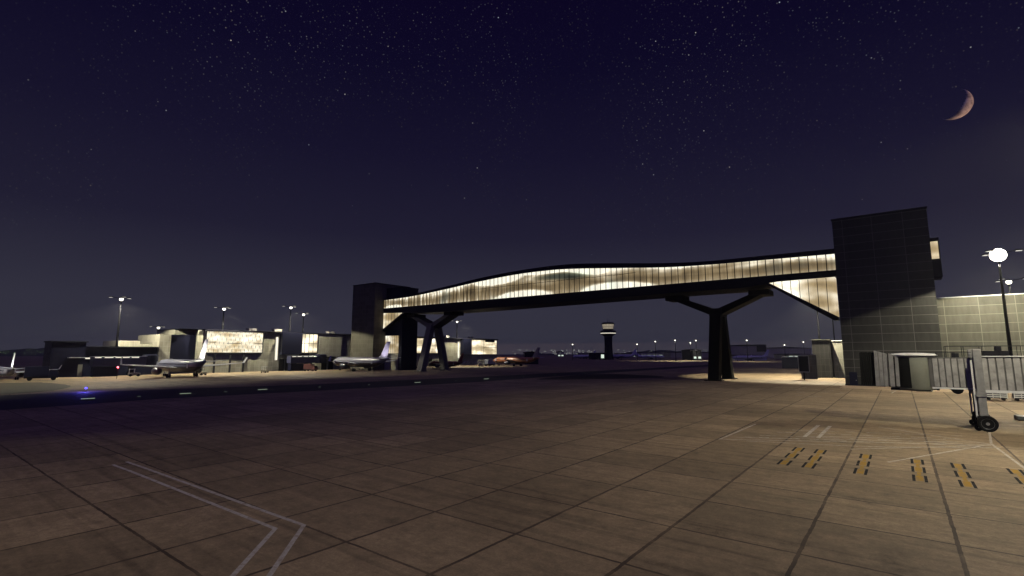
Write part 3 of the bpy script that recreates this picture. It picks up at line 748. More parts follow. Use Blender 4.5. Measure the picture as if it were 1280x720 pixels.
# ------------------------------------------------------------------ boarding bridges
def ribs(mb_, x0, x1, y0, y1, z0, z1, pitch, depth, only):
    """ribbed tunnel skin, real ridges on both long sides"""
    n = max(2, int(round((x1-x0)/pitch))); p = (x1-x0)/n
    for y, s in ((y0, -1), (y1, 1)):
        if s != only: continue
        for i in range(n):
            a = x0+i*p
            ya, yb = (y-depth, y) if s < 0 else (y, y+depth)
            mb_.box(a+p*.06, a+p*.86, ya, yb, z0, z1)
    return mb_
def boarding_bridge(loc, label, mats, group="boarding bridges"):
    """local frame = world axes, tunnel runs along +x from the cab"""
    X, Y = loc[0], loc[1]
    t = thing("boarding_bridge", label, "boarding bridge", (X, Y, 0), group)
    skin, groove, cabm, steel = mats
    w = 2.7
    c1 = MB().box(X+1.9, X+5.6, Y+.06, Y+w-.06, 3.5, 6.06).build("inner_tunnel", groove, t)
    for sd in (-1, 1): ribs(MB(), X+2.15, X+5.2, Y+.06, Y+w-.06, 3.53, 6.03, 0.42, .055, sd).build("ribs", skin, c1, bevel=.02)
    c2 = MB().box(X+5.3, X+24, Y-.14, Y+w+.14, 3.38, 6.2).build("outer_tunnel", groove, t)
    for sd in (-1, 1): ribs(MB(), X+5.32, X+24, Y-.14, Y+w+.14, 3.41, 6.12, .50, .06, sd).build("ribs", skin, c2, bevel=.02)
    rc = MB().box(X+5.25, X+24.05, Y-.3, Y+w+.3, 6.2, 6.27).build("roof", M['white'], c2)
    MB().box(X+1.9, X+5.5, Y-.02, Y+w+.02, 6.06, 6.12).build("roof", groove, c1)
    MB().box(X+5.3, X+24, Y-.26, Y-.16, 3.2, 3.4).box(X+2, X+5.6, Y-.12, Y-.03, 3.36, 3.5).build("sill_beam", M['white'], t)
    # cab: drum with a shallow white roof
    cx, cy = X+.85, Y+1.35
    seg_ = []
    cb = MB(); cb.lathe([(1.55, 3.2), (1.62, 3.3), (1.62, 6.2), (1.5, 6.25)], at=(cx, cy, 0), n=40)
    cab = cb.build("cab", cabm, t, smooth=True)
    MB().lathe([(1.78, 6.26), (1.8, 6.33), (1.6, 6.45), (.8, 6.52), (.05, 6.53)], at=(cx, cy, 0), n=40).build("cab_roof", M['white'], cab, smooth=True)
    cwn = MB(); vs_ = []
    for zz in (3.35, 6.1):
        for k in range(13):
            aa = R(176+k*7.0); vs_.append((cx+1.635*math.cos(aa), cy+1.635*math.sin(aa), zz))
    cwn.add(vs_, [(k, k+1, 14+k, 13+k) for k in range(12)])
    cwn.build("cab_window", M['black'], cab, smooth=True)
    # canopy in pleats, opening to the left
    for i, (xa, xb, zb, zt, mt, dy) in enumerate(((-.55, -.25, 3.45, 6.25, skin, 0), (-1.0, -.62, 3.42, 6.35, skin, .05), (-2.1, -1.1, 3.42, 6.62, skin, .1))):
        pl_ = MB()
        n = max(1, int((xb-xa)/.33))
        for k in range(n):
            a = xa+(xb-xa)*k/n; bb_ = xa+(xb-xa)*(k+1)/n
            pl_.add([(X+a, Y+.1-dy, zb), (X+bb_-.03, Y+.02-dy, zb), (X+bb_-.03, Y+w-.1+dy, zb), (X+a, Y+w+dy, zb),
                     (X+a+.06, Y+.1-dy, zt+.12-.1*k), (X+bb_+.02, Y+.02-dy, zt-.1*k), (X+bb_+.02, Y+w-.1+dy, zt-.1*k), (X+a+.06, Y+w+dy, zt+.12-.1*k)],
                    [(0,3,2,1),(4,5,6,7),(0,1,5,4),(1,2,6,5),(2,3,7,6),(3,0,4,7)])
        pl_.build("canopy_panel", mt, t)
    op = MB()
    for k in range(7):
        a = -3.25+k*.16
        op.add([(X+a, Y+.2+.06*(k % 2), 3.5), (X+a+.13, Y+.2+.06*(k % 2), 3.5), (X+a+.13, Y+w, 3.5), (X+a, Y+w, 3.5),
                (X+a+.05, Y+.2, 6.55+.07*(k % 2)), (X+a+.18, Y+.2, 6.55+.07*(k % 2)), (X+a+.18, Y+w, 6.6), (X+a+.05, Y+w, 6.6)],
               [(0,3,2,1),(4,5,6,7),(0,1,5,4),(1,2,6,5),(2,3,7,6),(3,0,4,7)])
    op.build("canopy_bellows", M['black'], t)
    MB().box(X-1.0, X+1.9, Y+.3, Y+w-.3, 3.1, 3.3).build("cab_floor", M['dark'], t)
    # drive columns
    kx = X+5.15
    for s, yy in ((-1, Y-.62), (1, Y+w+.62)):
        cm = MB().box(kx-.28, kx+.26, yy-.20, yy+.20, 1.25, 6.85).build("drive_column", steel, t, bevel=.04)
        MB().box(kx-.50, kx-.38, yy-.08, yy+.08, 1.1, 5.9).build("lift_screw", M['white'], cm)
        MB().box(kx-.45, kx+.45, yy-.2, yy+.2, .75, 1.245).build("axle_box", M['dark'], cm)
        for dx, r, yq in ((.12, .66, yy-.42), (-.42, .28, yy+.1)):
            ws = MB(); z = r
            ws.lathe([(r*.55, -.17), (r*.92, -.17), (r, -.09), (r, .09), (r*.92, .17), (r*.55, .17)], axis='y', at=(kx+dx, yq, z), n=32)
            wh = ws.build("wheel", M['black'], t, smooth=True)
            MB().lathe([(.06, -.20), (r*.18, -.20), (r*.2, -.12), (r*.55, -.13), (r*.64, -.18), (r*.64, .1)], axis='y', at=(kx+dx, yq, z), n=24).build("rim", steel, wh, smooth=True)
    MB().box(kx-.35, kx+.3, Y-.9, Y+w+.9, 2.85, 3.2).build("cross_beam", steel, t)
    MB().lathe([(.08,-.25),(.42,-.25),(.42,.25),(.08,.25)], axis='y', at=(X+3.7, Y+.5, 3.36), n=24).build("cable_drum", M['black'], t, smooth=True)
    MB().box(X+2.3, X+2.5, Y+.2, Y+.4, 3.2, 3.5).build("hanger", M['dark'], t)
    # roof: railing and machinery
    rl = MB()
    for (xa, xb, zz) in ((2.55, 4.9, 6.58), (3.2, 20, 7.12)):
        rl.tube((X+xa, Y+.5, zz), (X+xb, Y+.5, zz), .025, n=6); rl.tube((X+xa, Y+2.3, zz), (X+xb, Y+2.3, zz), .025, n=6)
        k = xa
        while k <= xb: 
            for yy in (Y+.5, Y+2.3): rl.tube((X+k, yy, 6.1), (X+k, yy, zz), .022, n=6)
            k += 1.2
    rl.build("roof_railing", M['dark'], t)
    ac = MB().box(X+5.7, X+7.3, Y+.8, Y+2.0, 6.27, 6.72); ac.box(X+6.5, X+6.9, Y+1.0, Y+1.6, 6.72, 7.1)
    ac.build("roof_unit", M['dark'], t, bevel=.03)
    MB().box(X+3.6, X+4.1, Y+1, Y+1.6, 6.12, 6.5).build("roof_unit", M['dark'], t)
    return t
near = boarding_bridge((0.05, 59.1), "ribbed grey boarding bridge on a wheeled column at the right edge", (M['alu'], M['alu_edge'], M['olive'], M['steel_grey']))

def small_bridge(loc, ln, label):
    X, Y = loc
    t = thing("boarding_bridge", label, "boarding bridge", (X, Y, 0), "boarding bridges")
    tn = MB().box(X-1.5, X+1.5, Y, Y+ln, 2.9, 5.5).build("tunnel", M['navy_light'], t)
    MB().box(X-1.6, X+1.6, Y-.1, Y+ln+.1, 5.5, 5.62).build("roof", M['white'], tn)
    MB().lathe([(2.0, 2.7), (2.0, 5.9), (1.6, 6.1)], at=(X, Y+ln+1.4, 0), n=20).build("cab", M['navy'], t, smooth=True)
    MB().box(X-.5, X+.5, Y+ln*.7, Y+ln*.7+1, .9, 2.9).build("drive_column", M['dark'], t)
    wh = MB()
    for dx in (-1.1, 1.1): MB().lathe([(.2,-.2),(.7,-.2),(.7,.2),(.2,.2)], axis='x', at=(X+dx, Y+ln*.7+.5, .7), n=16).build("wheel", M['black'], t)
    MB().box(X-1.2, X+1.2, Y+ln*.7+.1, Y+ln*.7+.9, .6, .95).build("axle_box", M['dark'], t)
    MB().box(X-1.0, X+1.2, Y+.3, Y+ln*.48, .0, 2.7).build("service_stair", M['navy'], t)
    k = Y+.4
    while k < Y+ln-1.2:
        w_ = 1.2+.9*((k*7.3) % 1); MB().box(X+1.505, X+1.56, k, k+w_, 5.18, 5.42).build("strip_light", M['tube_light'], tn); k += w_+.35+.5*((k*3.1) % 1)
    return t
small_bridge((-178.2, 39.5), 12.5, "dark blue boarding bridge beside the square stair tower at the left")
small_bridge((-178.0, 96.5), 11.5, "dark blue boarding bridge below the navy bay of the pier")

# ------------------------------------------------------------------ airliners
def livery(name, top, belly, split, grad=0.06):
    m, nt, b = new_mat(name)
    o = obj_co(nt); z = sep(nt, o)[2]
    t = math_node(nt, 'ADD', z, math_node(nt, 'MULTIPLY', math_node(nt, 'SUBTRACT', noise(nt, o, 0.8, 3), 0.5), 0.05))
    f = math_node(nt, 'GREATER_THAN', t, split)
    sh_ = ramp(nt, noise(nt, o, 1.1, 4), [(0.3, 0.85), (0.7, 1.05)])
    L(nt, mixc(nt, 1.0, mixc(nt, f, belly, top), sh_, 'MULTIPLY'), b.inputs['Base Color'])
    b.inputs['Roughness'].default_value = 0.3
    return m
M['wing'] = plain("wing_grey", (0.34, 0.35, 0.40), 0.4, 0.0, 0.15)
M['engine_dark'] = plain("engine_dark_blue", (0.03, 0.03, 0.06), 0.35, 0.0, 0.2)
def airliner(loc, label, top, belly, fin, split=3.4, scale=1.0, eng='engine_dark', lit=False, fin_fill=0):
    t = thing("airliner", label, "airplane", (0,0,0), "parked airliners")
    bodym = livery("fuselage_paint", top, belly, split)
    finm = plain("fin_paint", fin, 0.35, 0.0, 0.12)
    n = 24; rg = []
    prof = [(-18.5,.05,3.15),(-18.3,.45,3.2),(-17.6,.95,3.3),(-16.4,1.5,3.45),(-14.6,1.9,3.58),(-12.5,2.02,3.6),(8,2.02,3.6),(11,1.85,3.8),(14,1.35,4.3),(17,.65,4.95),(18.6,.25,5.3),(19,.05,5.35)]
    for x, r, zc in prof: rg.append([(x, r*math.cos(2*math.pi*i/n), zc+r*math.sin(2*math.pi*i/n)) for i in range(n)])
    fu = MB().rings(rg).build("fuselage", bodym, t, smooth=True)
    cw = MB()
    for s in (-1, 1):
        for k in range(34):
            x = -13.2+k*.68
            cw.box(x-.13, x+.13, s*1.97-.03, s*1.97+.03, 3.95, 4.28)
    cw.build("cabin_windows", M['tower_window'] if lit else M['navy'], fu)
    wsn = MB()
    for s in (-1, 1): wsn.add([(-16.9,s*.35,4.42),(-16.1,s*.35,4.86),(-15.9,s*1.25,4.62),(-16.6,s*1.2,4.2)], [(0,1,2,3)])
    wsn.build("windscreen", M['black'], fu)
    dr = MB()
    for x in (-14.9, 10.4):
        for s in (-1, 1): dr.box(x-.4, x+.4, s*1.9-.07, s*1.9+.07, 3.0, 4.7)
    dr.build("cabin_door", M['wing'], fu)
    def wingf(root, tip, th0, th1):
        (xa, xb, ya, za), (xc, xd, yc, zc) = root, tip
        w_ = MB(); R1 = []; 
        for (x0, x1, y, z, th) in ((xa, xb, ya, za, th0), (xc, xd, yc, zc, th1)):
            c = x1-x0
            R1.append([(x0, y, z), (x0+.15*c, y, z+th*.55), (x0+.4*c, y, z+th*.6), (x1, y, z+.02), (x0+.4*c, y, z-th*.4), (x0+.15*c, y, z-th*.4)])
        return w_.rings(R1)
    for s in (-1, 1):
        wi = wingf((-4.5, 2.6, s*1.2, 2.9), (4.2, 5.9, s*17, 4.3), .8, .2)
        wo = wi.build("wing", M['wing'], t, smooth=True)
        MB().add([(4.2,s*17,4.3),(5.9,s*17,4.3),(7.0,s*17.5,6.2),(6.2,s*17.5,6.2),(4.2,s*17.08,4.3),(5.9,s*17.08,4.3),(7.0,s*17.56,6.2),(6.2,s*17.56,6.2)],
                 [(0,1,2,3),(7,6,5,4),(0,4,5,1),(1,5,6,2),(2,6,7,3),(3,7,4,0)]).build("winglet", finm, wo)
        wingf((14.2, 17.4, s*.6, 4.9), (17.4, 18.7, s*6.2, 5.5), .35, .12).build("tailplane", M['wing'], t, smooth=True)
        en = MB().lathe([(.75,-4.6),(1.12,-4.55),(1.2,-3.9),(1.12,-2.2),(.8,-.9),(.45,-.6)], axis='x', at=(0.6, s*5.7, 1.95), n=20)
        eo = en.build("engine", M[eng], t, smooth=True)
        MB().lathe([(.08,-4.75),(.3,-4.5),(.74,-4.61),(.74,-4.59)], axis='x', at=(0.6, s*5.7, 1.95), n=20).build("fan", M['black'], eo)
        MB().bar((-2.6, s*5.7, 2.9), (.8, s*5.7, 3.2), .3, .7, side=(0,1,0)).build("engine_pylon", M['wing'], eo)
        MB().tube((1.6, s*3.8, .6), (1.4, s*3.6, 2.9), .16, n=8).build("landing_gear", M['steel_grey'], t)
        for d in (-.35, .35):
            MB().lathe([(.25,-.2),(.55,-.2),(.58,0),(.55,.2),(.25,.2)], axis='y', at=(1.6, s*3.8+d, .58), n=16).build("wheel", M['black'], t, smooth=True)
    fn = MB(); R1 = []
    for (x0, x1, z, th) in ((11.6, 17.3, 5.1, .42), (13.4, 17.6, 6.2, .36), (17.0, 19.3, 11.7, .16)):
        c = x1-x0; R1.append([(x0,0,z),(x0+.2*c,th/2,z),(x0+.5*c,th/2,z),(x1,.02,z),(x1,-.02,z),(x0+.5*c,-th/2,z),(x0+.2*c,-th/2,z)])
    fn.rings(R1).build("fin", finm, t, smooth=True)
    MB().tube((-13.6,0,.4), (-13.4,0,2.2), .12, n=8).build("landing_gear", M['steel_grey'], t)
    for d in (-.25, .25):
        MB().lathe([(.2,-.12),(.4,-.12),(.4,.12),(.2,.12)], axis='y', at=(-13.6, d, .4), n=14).build("wheel", M['black'], t, smooth=True)
    t.location = loc; t.scale = (scale,)*3
    if fin_fill:  # unseen spots added to brighten the tail fin
        for s in (-1, 1):
            l = bpy.data.lights.new("fin_fill_light", 'SPOT'); l.energy = fin_fill; l.color = (1.0, .97, .92); l.spot_size = R(60); l.spot_blend = .6; l.shadow_soft_size = .1
            o = bpy.data.objects.new("fin_fill_light", l); COL.objects.link(o); o.parent = t
            o.location = (15.6, s*4.4, 5.75); o.rotation_euler = (Vector((15.6, s*4.4, 5.75))-Vector((16.4, 0, 8.0))).to_track_quat('Z', 'Y').to_euler()
    return t
airliner((-175.2, 22.3, 0), "white tailed airliner at the far left edge", (.55,.55,.62), (.35,.35,.42), (.85,.85,.85), 3.0, .56, fin_fill=900)
airliner((-157.5, 54.5, 0), "blue and white airliner with a white fin in front of the wide slatted window", (.22,.23,.31), (.012,.012,.04), (.85,.85,.85), 3.45, .86, fin_fill=2600)
airliner((-158.5, 113.2, 0), "airliner with a lilac fin parked below the navy left tower", (.27,.27,.32), (.02,.012,.025), (.50,.46,.70), 3.4, .90, fin_fill=900)
airliner((-153.0, 152.0, 0), "small dark red airliner parked behind the left pylon", (.16,.03,.03), (.06,.02,.02), (.20,.03,.04), 3.3, .56)
airliner((-157.0, 206.5, 0), "orange airliner with a purple fin beyond the pier end", (.36,.13,.06), (.24,.08,.04), (.16,.12,.22), 2.5, .80)
fa = airliner((0,0,0), "tiny white tailed airliner far off right of the control tower", (.6,.6,.6), (.4,.4,.4), (.85,.85,.85), 3.0, .9)
q = g(775, 449.3); fa.location = (q[0], q[1], 0); fa.rotation_euler = (0, 0, R(25))

# red beacon lights are small lamps on the blue airliner's wing tip (real lamp on a short post by the stand)
def beacon(x, y, z, label):
    t = thing("obstruction_light", label, "lamp", (x, y, 0))
    MB().tube((x,y,0), (x,y,z-.18), .06, n=8).build("post", M['dark'], t)
    MB().lathe([(.12,z-.18),(.2,z-.12),(.2,z+.1),(.1,z+.22)], at=(x,y,0), n=12).build("lens", M['red_lamp'], t, smooth=True)
    l = bpy.data.lights.new("red_glow", 'POINT'); l.energy = 260; l.color = (1, .1, .15); l.shadow_soft_size = .2
    o = bpy.data.objects.new("red_glow", l); COL.objects.link(o); o.location = (x+.5, y, z)
beacon(-160.0, 41.0, 2.9, "red light glowing on a post by the blue and white airliner")

# ------------------------------------------------------------------ service vehicles
def truck(loc, label, body, rot=0.0):
    t = thing("service_truck", label, "truck", (0,0,0), "service trucks on the apron")
    MB().box(-3.0, 1.3, -1.15, 1.15, .95, 3.3).build("cargo_box", body, t, bevel=.06)
    cb = MB(); cb.prism_y([(1.4,.7),(3.1,.7),(3.15,1.5),(2.75,2.5),(1.4,2.55)], -1.1, 1.1)
    c = cb.build("cab", body, t, bevel=.05)
    MB().prism_y([(3.16,1.55),(2.80,2.42),(2.84,2.42),(3.2,1.55)], -.95, .95).build("windscreen", M['black'], c)
    MB().box(-3.0, 3.0, -.9, .9, .55, .94).build("chassis", M['dark'], t)
    for x in (-2.0, 2.2):
        for y in (-1.0, 1.0):
            MB().lathe([(.2,-.15),(.46,-.15),(.48,0),(.46,.15),(.2,.15)], axis='y', at=(x,y,.48), n=18).build("wheel", M['black'], t, smooth=True)
    t.location = loc; t.rotation_euler = (0,0,rot)
    return t
truck((-164.5, 27.3, 0), "dark box truck beside the square stair tower", M['navy'], R(80))
tk = truck((-172.0, 114.8, 0), "dark red truck at the nose of the lilac finned airliner", plain("dark_red_paint", (.07,.010,.012), .4), R(20))
tk.location = (-170.0, 100.5, 0); tk.scale = (.8,.8,.8)
truck((-168, 199, 0), "pale van beside the far end of the pier", M['wing'], R(95))

def cart(x, y, rz, label):
    t = thing("baggage_tug", label, "tug", (0,0,0), "small vehicles around the parked airliners")
    b_ = MB(); b_.prism_y([(-1.4,.35),(1.4,.35),(1.4,.95),(.2,1.05),(-.1,1.0),(-1.4,1.0)], -.7, .7); b_.build("body", M['unit_grey2'], t, bevel=.05)
    c_ = MB()
    for u in (-1.2, .0):
        for v_ in (-.6, .6): c_.box(u-.04, u+.04, v_-.04, v_+.04, 1.0, 2.0)
    c_.box(-1.3, .15, -.72, .72, 2.0, 2.08); c_.build("canopy", M['white'], t)
    for u in (-.9, .9):
        for v_ in (-.65, .65): MB().lathe([(.12,-.12),(.33,-.12),(.35,0),(.33,.12),(.12,.12)], axis='y', at=(u, v_, .35), n=14).build("wheel", M['black'], t, smooth=True)
    t.location = (x, y, 0); t.rotation_euler = (0, 0, R(rz))
M['unit_grey2'] = plain('tug_paint', (.30,.27,.20), .5, 0, .3)
for x, y, rz, lab in ((-166, 63, 20, "small tug by the right wing of the blue and white airliner"), (-172, 48, 80, "small tug under the left wing of the blue and white airliner"),
                      (-170, 84, 130, "small tug alone on the lit stand below the wide slatted window"), (-168, 121.5, 10, "small tug behind the lilac finned airliner at the left tower foot"),
                      (-168, 148, 60, "small tug beside the small red airliner"), (-166, 190, 15, "small tug short of the orange airliner")):
    cart(x, y, rz, lab)

# ------------------------------------------------------------------ small things near the towers
sg_ = thing("sign_board", "dark framed sign board on a single post near the brown hut", "sign", (-19.0,141.8,0))
MB().box(-19.15, -18.9, 141.75, 141.95, 0, 2.0).build("post", M['dark'], sg_)
pn = MB().box(-20.0, -17.9, 141.75, 142.0, 2.05, 5.75).build("panel", M['navy'], sg_)
fr = MB(); fr.box(-20.1,-17.8,141.66,142.05,5.753,5.95).box(-20.1,-17.8,141.66,142.05,1.85,2.047).box(-20.12,-20.003,141.66,142.05,2.05,5.75).box(-17.897,-17.78,141.66,142.05,2.05,5.75)
fr.build("frame", M['white'], pn)
wl_ = thing("screen_wall", "pale low screen wall behind the framed sign board", "wall", (-18,149,0))
MB().box(-20.6, -17.0, 148.8, 149.2, 0, 6.0).build("panel", M['pier_pale'], wl_)
MB().box(-20.7, -16.9, 148.7, 149.3, 6.0, 6.12).build("coping", M['white'], wl_)
h1 = thing("panelled_hut", "dark brown panelled hut left of the tower foot", "hut", (-17,160,0))
MB().box(-18.7, -14.5, 157, 163, 0, 10.0).build("wall", panelled("hut_cladding", (.10,.095,.085), (.15,.14,.125), 1.0, 1.7), h1)
MB().box(-18.8, -14.4, 156.9, 163.1, 10.0, 10.15).build("roof", M['pier_pale'], h1)
h2 = thing("panelled_hut", "pale panelled hut squeezed between the brown hut and the tower", "hut", (-13,160,0))
MB().box(-14.2, -10.6, 158.5, 166, 0, 9.7).build("wall", M['pier_pale'], h2)
MB().box(-14.3, -10.5, 158.4, 166.1, 9.7, 9.9).build("roof", M['white'], h2)

M['unit_grey'] = plain('weathered_grey_paint', (.10,.105,.10), .7, 0, .3)
M['cage'] = plain('galvanised_cage', (.62,.61,.56), .5, 0, .2)
def cage(x, y, label):
    t = thing("cargo_cage", label, "cage cart", (x,y,0), "slatted cages under the boarding bridge")
    sl = MB()
    for k in range(7):
        z = .45+k*.26; sl.box(x, x+2.2, y, y+.05, z, z+.15); sl.box(x, x+2.2, y+1.45, y+1.5, z, z+.15)
    sl.build("slats", M['cage'], t)
    ps = MB()
    for i in (0, .72, 1.45, 2.14):
        for j in (-.03, 1.5): ps.box(x+i, x+i+.08, y+j, y+j+.05, .36, 2.4)
    ps.build("posts", M['cage'], t)
    MB().box(x, x+2.2, y+.06, y+1.44, .30, .40).build("deck", M['dark'], t)
    MB().box(x+.05, x+2.15, y+.2, y+1.3, .41, 2.1).build("load", M['black'], t)
    MB().box(x-.05, x+2.25, y-.06, y+1.56, 2.4, 2.5).build("roof", M['alu'], t)
    for i in (.35, 1.85):
        for j in (.15, 1.35): MB().lathe([(.05,-.06),(.17,-.06),(.17,.06),(.05,.06)], axis='y', at=(x+i,y+j,.17), n=12).build("wheel", M['black'], t)
    return t
cage(9.0, 96.8, "left slatted cargo cage under the boarding bridge")
cage(11.9, 97.4, "right slatted cargo cage under the boarding bridge")
cage(14.8, 98.0, "slatted cargo cage hidden furthest to the right")
pc = thing("ground_unit", "low flat grey ground unit by the right edge, past the bridge wheel", "equipment box", (9.2,70,0))
MB().box(8.5, 10.6, 69.4, 71.2, .06, .42).build("body", M['unit_grey'], pc, bevel=.05)
MB().box(8.6, 10.5, 69.5, 71.1, 0, .06).build("base", M['dark'], pc)
pc = thing("ground_unit", "low pale grey ground unit in front of the tower foot, below the cab", "equipment box", (2.7,112,0))
MB().box(1.6, 3.9, 111.5, 113.2, .08, .95).build("body", M['alu'], pc, bevel=.05)
MB().box(1.7, 3.8, 111.6, 113.1, 0, .08).build("base", M['dark'], pc)

# ------------------------------------------------------------------ taxiway and edge lights
def inset(x, y, label, rot):
    t = thing("taxiway_light", label, "ground light", (0,0,0), "pale lights along the dark taxiway")
    MB().lathe([(.30,0.0),(.30,.03),(.22,.06),(.05,.065)], n=16).build("housing", M['dark'], t)
    MB().box(-.16,.16,-.75,.75,.066,.12).build("lens", M['green_lamp'], t)
    t.location = (x, y, .004); t.rotation_euler = (0,0,rot); return t
names = ["near the blue edge light", "in front of the blue and white airliner's tail", "in front of the navy bay", "left of the left pylon's foot", "below the pier's far end"]
lights = [(-92.1,20.5),(-91.4,32.6),(-90.5,44.5),(-85.1,76.1),(-83.1,97.1)]
first = None
for (x, y), nm in zip(lights, names):
    lab = "pale green flush taxiway light "+nm
    if first is None: first = inset(x, y, lab, R(-6))
    else: dup(first, (x, y, .004), lab, R(-6))
for (x, y) in ((-91.8,26.5),(-91.0,38.5),(-89.4,55),(-87.5,65),(-84.0,87),(-82.5,112),(-82.5,128),(-82,145),(-82,165)):
    c = dup(first, (x, y, .004), "one of the dim small lights between the brighter taxiway lights", R(-6), .30)
    c['group'] = "dim lights along the dark taxiway"
be = thing("edge_light", "glowing blue taxiway edge light at the left", "ground light", (-110.5,24.2,0))
MB().lathe([(.14,0),(.14,.04),(.04,.06),(.04,.42),(.1,.44)], at=(-110.5,24.2,0), n=12).build("post", M['dark'], be)
MB().lathe([(.1,.44),(.17,.5),(.17,.62),(.1,.72),(.02,.74)], at=(-110.5,24.2,0), n=14).build("lens", M['blue_lamp'], be, smooth=True)
l = bpy.data.lights.new("blue_glow", 'POINT'); l.energy = 550; l.color = (.12,.10,1); l.shadow_soft_size = .2
o = bpy.data.objects.new("blue_glow", l); COL.objects.link(o); o.location = (-110.2,24.0,1.1)

# ------------------------------------------------------------------ control tower and far field
cx, cy = g(761, 449.4)
ct = thing("control_tower", "dark control tower with two lit bands in the distance", "control tower", (cx,cy,0))
MB().lathe([(5.0,0),(4.3,6),(4.0,16),(4.2,24)], at=(cx,cy,0), n=28).build("shaft", M['dark'], ct, smooth=True)
MB().lathe([(4.2,24.003),(7.9,26.2),(7.9,26.6)], at=(cx,cy,0), n=32).build("gallery", M['dark'], ct, smooth=True)
MB().lathe([(7.8,26.603),(7.8,27.5)], at=(cx,cy,0), n=32).build("gallery_light", M['tower_ring'], ct)
MB().lathe([(8.0,27.503),(8.0,29.5),(5.3,30.4),(5.3,31.6)], at=(cx,cy,0), n=32).build("upper_gallery", M['dark'], ct, smooth=True)
cg = MB().lathe([(5.2,31.603),(6.2,36.4)], at=(cx,cy,0), n=24).build("cab_glazing", M['tower_window'], ct)
mu = MB()
for i in range(24):
    t = 2*math.pi*i/24; mu.tube((cx+5.25*math.cos(t), cy+5.25*math.sin(t), 31.6), (cx+6.25*math.cos(t), cy+6.25*math.sin(t), 36.4), .12, n=6)
mu.lathe([(5.7,33.5),(5.75,33.8)], at=(cx,cy,0), n=24)
mu.build("mullions", M['dark'], cg)
MB().lathe([(6.6,36.403),(6.6,37.6),(5.2,38.4)], at=(cx,cy,0), n=28).build("roof", M['dark'], ct)
MB().tube((cx,cy,38.4), (cx,cy,43), .3, .1, 8).tube((cx+2,cy,38.3), (cx+2,cy,41), .15, .08, 6).build("antenna", M['dark'], ct)
bx, by = g(748, 449.4)
bl = thing("tower_annex", "low dark building with one bright window at the control tower foot", "building", (bx,by,0))
MB().box(bx-8, bx+9, by-6, by+4, 0, 6.5).build("wall", M['dark'], bl)
MB().box(bx-8.3, bx+9.3, by-6.3, by+4.3, 6.5, 7.0).build("roof", M['roof_dark'], bl)
MB().box(bx+6.5, bx+9.6, by-6.4, by-5.9, 1.5, 5.2).build("window", M['cool_window'], bl)
def px_at(x, depth):
    v = FW.copy(); v.z = 0; v.normalize()
    k = (x-640)/628.7
    p = v*depth+RT*(depth*k); return p.x, p.y
def hangar(x0, x1, depth, h, label, mat, tower=None, lit=0):
    a, c = Vector(px_at(x0, depth)), Vector(px_at(x1, depth))
    t = thing("hangar", label, "building", ((a.x+c.x)/2, (a.y+c.y)/2, 0), "dark buildings across the airfield")
    ln = (c-a).length; d = (c-a).normalized()
    hb = MB().box(-ln/2, ln/2, 0, 30, 0, h); o = hb.build("wall", mat, None); 
    o.parent = t
    rb = MB().prism_y([(-ln/2-.6, h+.003), (ln/2+.6, h+.003), (ln/2+.6, h+.5), (0, h+h*.10+.5), (-ln/2-.6, h+.5)], -.6, 30.6).build("roof", M['roof_dark'], None); rb.parent = t
    if tower:
        tb_ = MB().box(ln/2-tower[0], ln/2-.3, -1, 12, h*.55, h+tower[1]).build("plant_room", M['dark'], None); tb_.parent = t
    if lit:
        wn = MB()
        for k in range(lit): 
            u = -ln/2+ln*(k+.5)/lit; wn.box(u-ln/lit*.3, u+ln/lit*.3, -.15, -.02, 1.5, 3.4)
        w_ = wn.build("lit_opening", M['cool_window'], None); w_.parent = t
    t.rotation_euler = (0, 0, math.atan2(d.y, d.x))
    return t
M['hangar'] = plain("hangar_sheeting", (.50,.47,.30), .7, 0, .2, .1)
M['hangar2'] = plain("pale_hangar_sheeting", (.60,.57,.36), .7, 0, .2, .1)
hangar(912, 958, 640, 15.5, "large dark hangar right of the right pylon with a plant room at its end", M['hangar'], (12, 2.0))
hangar(956, 1014, 720, 13.5, "paler long hangar behind the framed sign board", M['hangar2'])
hangar(918, 958, 460, 4.2, "low white roofed shed in front of the large dark hangar", M['white'], None, 0)
hangar(697, 705, 900, 9, "small dark building left of the control tower among far lights", M['hangar'], None, 2)
hangar(656, 673, 300, 6.6, "dark hut with a lit corner behind the orange airliner", M['navy'], None, 0)
hangar(838, 889, 760, 7.5, "long dark shed behind the far masts left of the right pylon", M['hangar'], None, 0)
hangar(866, 877, 470, 9.0, "small brightly windowed kiosk just left of the right pylon", M['dark'], None, 2)
hangar(772, 800, 820, 6.0, "long low lit shed right of the control tower", M['hangar'], None, 5)
hangar(801, 829, 860, 7.5, "dark shed with small lit doors behind the first far mast", M['hangar'], None, 4)
hangar(724, 742, 800, 6.5, "low lit shed just left of the control tower annex", M['hangar'], None, 4)
hangar(985, 1012, 560, 5.0, "low lit shed seen over the blast fence", M['hangar'], None, 4)
for px_, dp, lab, rz in ((938, 430, "pale airliner parked in front of the large dark hangar", 30), (812, 520, "far airliner parked between the far masts", 200), (730, 560, "far airliner parked left of the control tower", 60)):
    x_, y_ = px_at(px_, dp)
    f_ = airliner((x_, y_, 0), lab, (.7,.7,.7), (.5,.5,.5), (.7,.7,.75), 3.0, .8); f_.rotation_euler = (0, 0, R(rz))
fence = thing("blast_fence", "white topped low blast fence left of the sign board", "fence", (0,0,0))
a, c = Vector(px_at(977, 215)), Vector(px_at(1016, 215)); ang = math.atan2(c.y-a.y, c.x-a.x); ln = (c-a).length
o1 = MB().box(0, ln, 0, .3, 0, 4.9).build("screen", M['navy'], None); o2 = MB().box(0, ln, -.05, .35, 4.9, 5.1).build("rail", M['tube_light'] if False else M['white'], None)
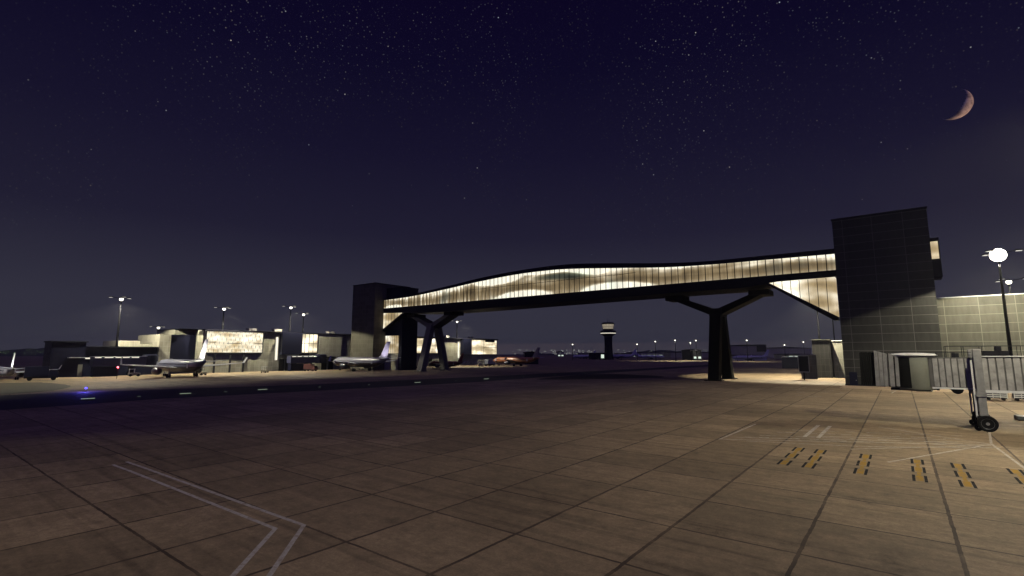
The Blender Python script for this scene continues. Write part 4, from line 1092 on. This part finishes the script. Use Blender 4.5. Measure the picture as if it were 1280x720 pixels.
o1.parent = fence; o2.parent = fence; fence.location = (a.x, a.y, 0); fence.rotation_euler = (0, 0, ang)

# tree line and hills
m, nt, b = new_mat("far_woodland")
L(nt, ramp(nt, noise(nt, geo_pos(nt), .02, 5), [(.3, (.015,.02,.012)), (.7, (.05,.055,.035))]), b.inputs['Base Color']); b.inputs['Roughness'].default_value = 1
hl = MB(); n = 220; r0, r1 = 1500, 1750; th0, th1 = R(37.65+90-62), R(37.65+90+62); rr = random.Random(5)
pr0, hh = [], []
for i in range(n+1):
    t = th0+(th1-th0)*i/n
    z = 8+7*math.sin(i*.11)+5*math.sin(i*.31+1)+rr.uniform(-1.8, 1.8)
    hh.append(max(2, z))
vs = []
for i in range(n+1):
    t = th0+(th1-th0)*i/n; vs += [(r0*math.cos(t), r0*math.sin(t), 0), (r1*.94*math.cos(t), r1*.94*math.sin(t), hh[i]), (r1*1.1*math.cos(t), r1*1.1*math.sin(t), hh[i]*.8), (r1*1.2*math.cos(t), r1*1.2*math.sin(t), 0)]
fs = []
for i in range(n):
    for k in range(3): fs.append((4*i+k, 4*i+4+k, 4*i+5+k, 4*i+1+k))
structure(hl.add(vs, fs).build("hills", m))
# town lights on the horizon, one mass
cl = {0: MB(), 1: MB()}
rr = random.Random(11)
for k in range(330):
    x = rr.choice([rr.uniform(-40, 62), rr.uniform(640, 745), rr.uniform(690, 740), rr.uniform(770, 890), rr.uniform(925, 1012), rr.uniform(925, 1012)])
    d = rr.uniform(700, 1400); p = px_at(x, d); z = 6.5+d/628*rr.uniform(-1.5, 4.5); s = d/628*rr.uniform(.10, .36)
    cl[0 if x < 62 else 1].box(p[0]-s, p[0]+s, p[1]-s, p[1]+s, z-s*.5, z+s*.5)
tag(cl[0].build("town_lights", glow("greenish_town_light", (.55,.85,.35), .9)), kind='stuff')
tag(cl[1].build("town_lights", glow("white_town_light", (.9,.95,.85), .9)), kind='stuff')

# ------------------------------------------------------------------ night air
HAZE = 0.00012
if HAZE:
    hz = MB().box(-2700, 2700, -2700, 2700, -1.0, 62.0)
    m = bpy.data.materials.new("night_air"); m.use_nodes = True; nt = m.node_tree
    nt.nodes.remove(nt.nodes['Principled BSDF'])
    v = nt.nodes.new('ShaderNodeVolumePrincipled'); v.inputs['Density'].default_value = HAZE; v.inputs['Color'].default_value = (.9, .9, .95, 1); v.inputs['Anisotropy'].default_value = 0.45
    L(nt, v.outputs[0], nt.nodes['Material Output'].inputs['Volume'])
    ho = hz.build("haze", m); ho['kind'] = 'stuff'
    S.cycles.volume_bounces = 0
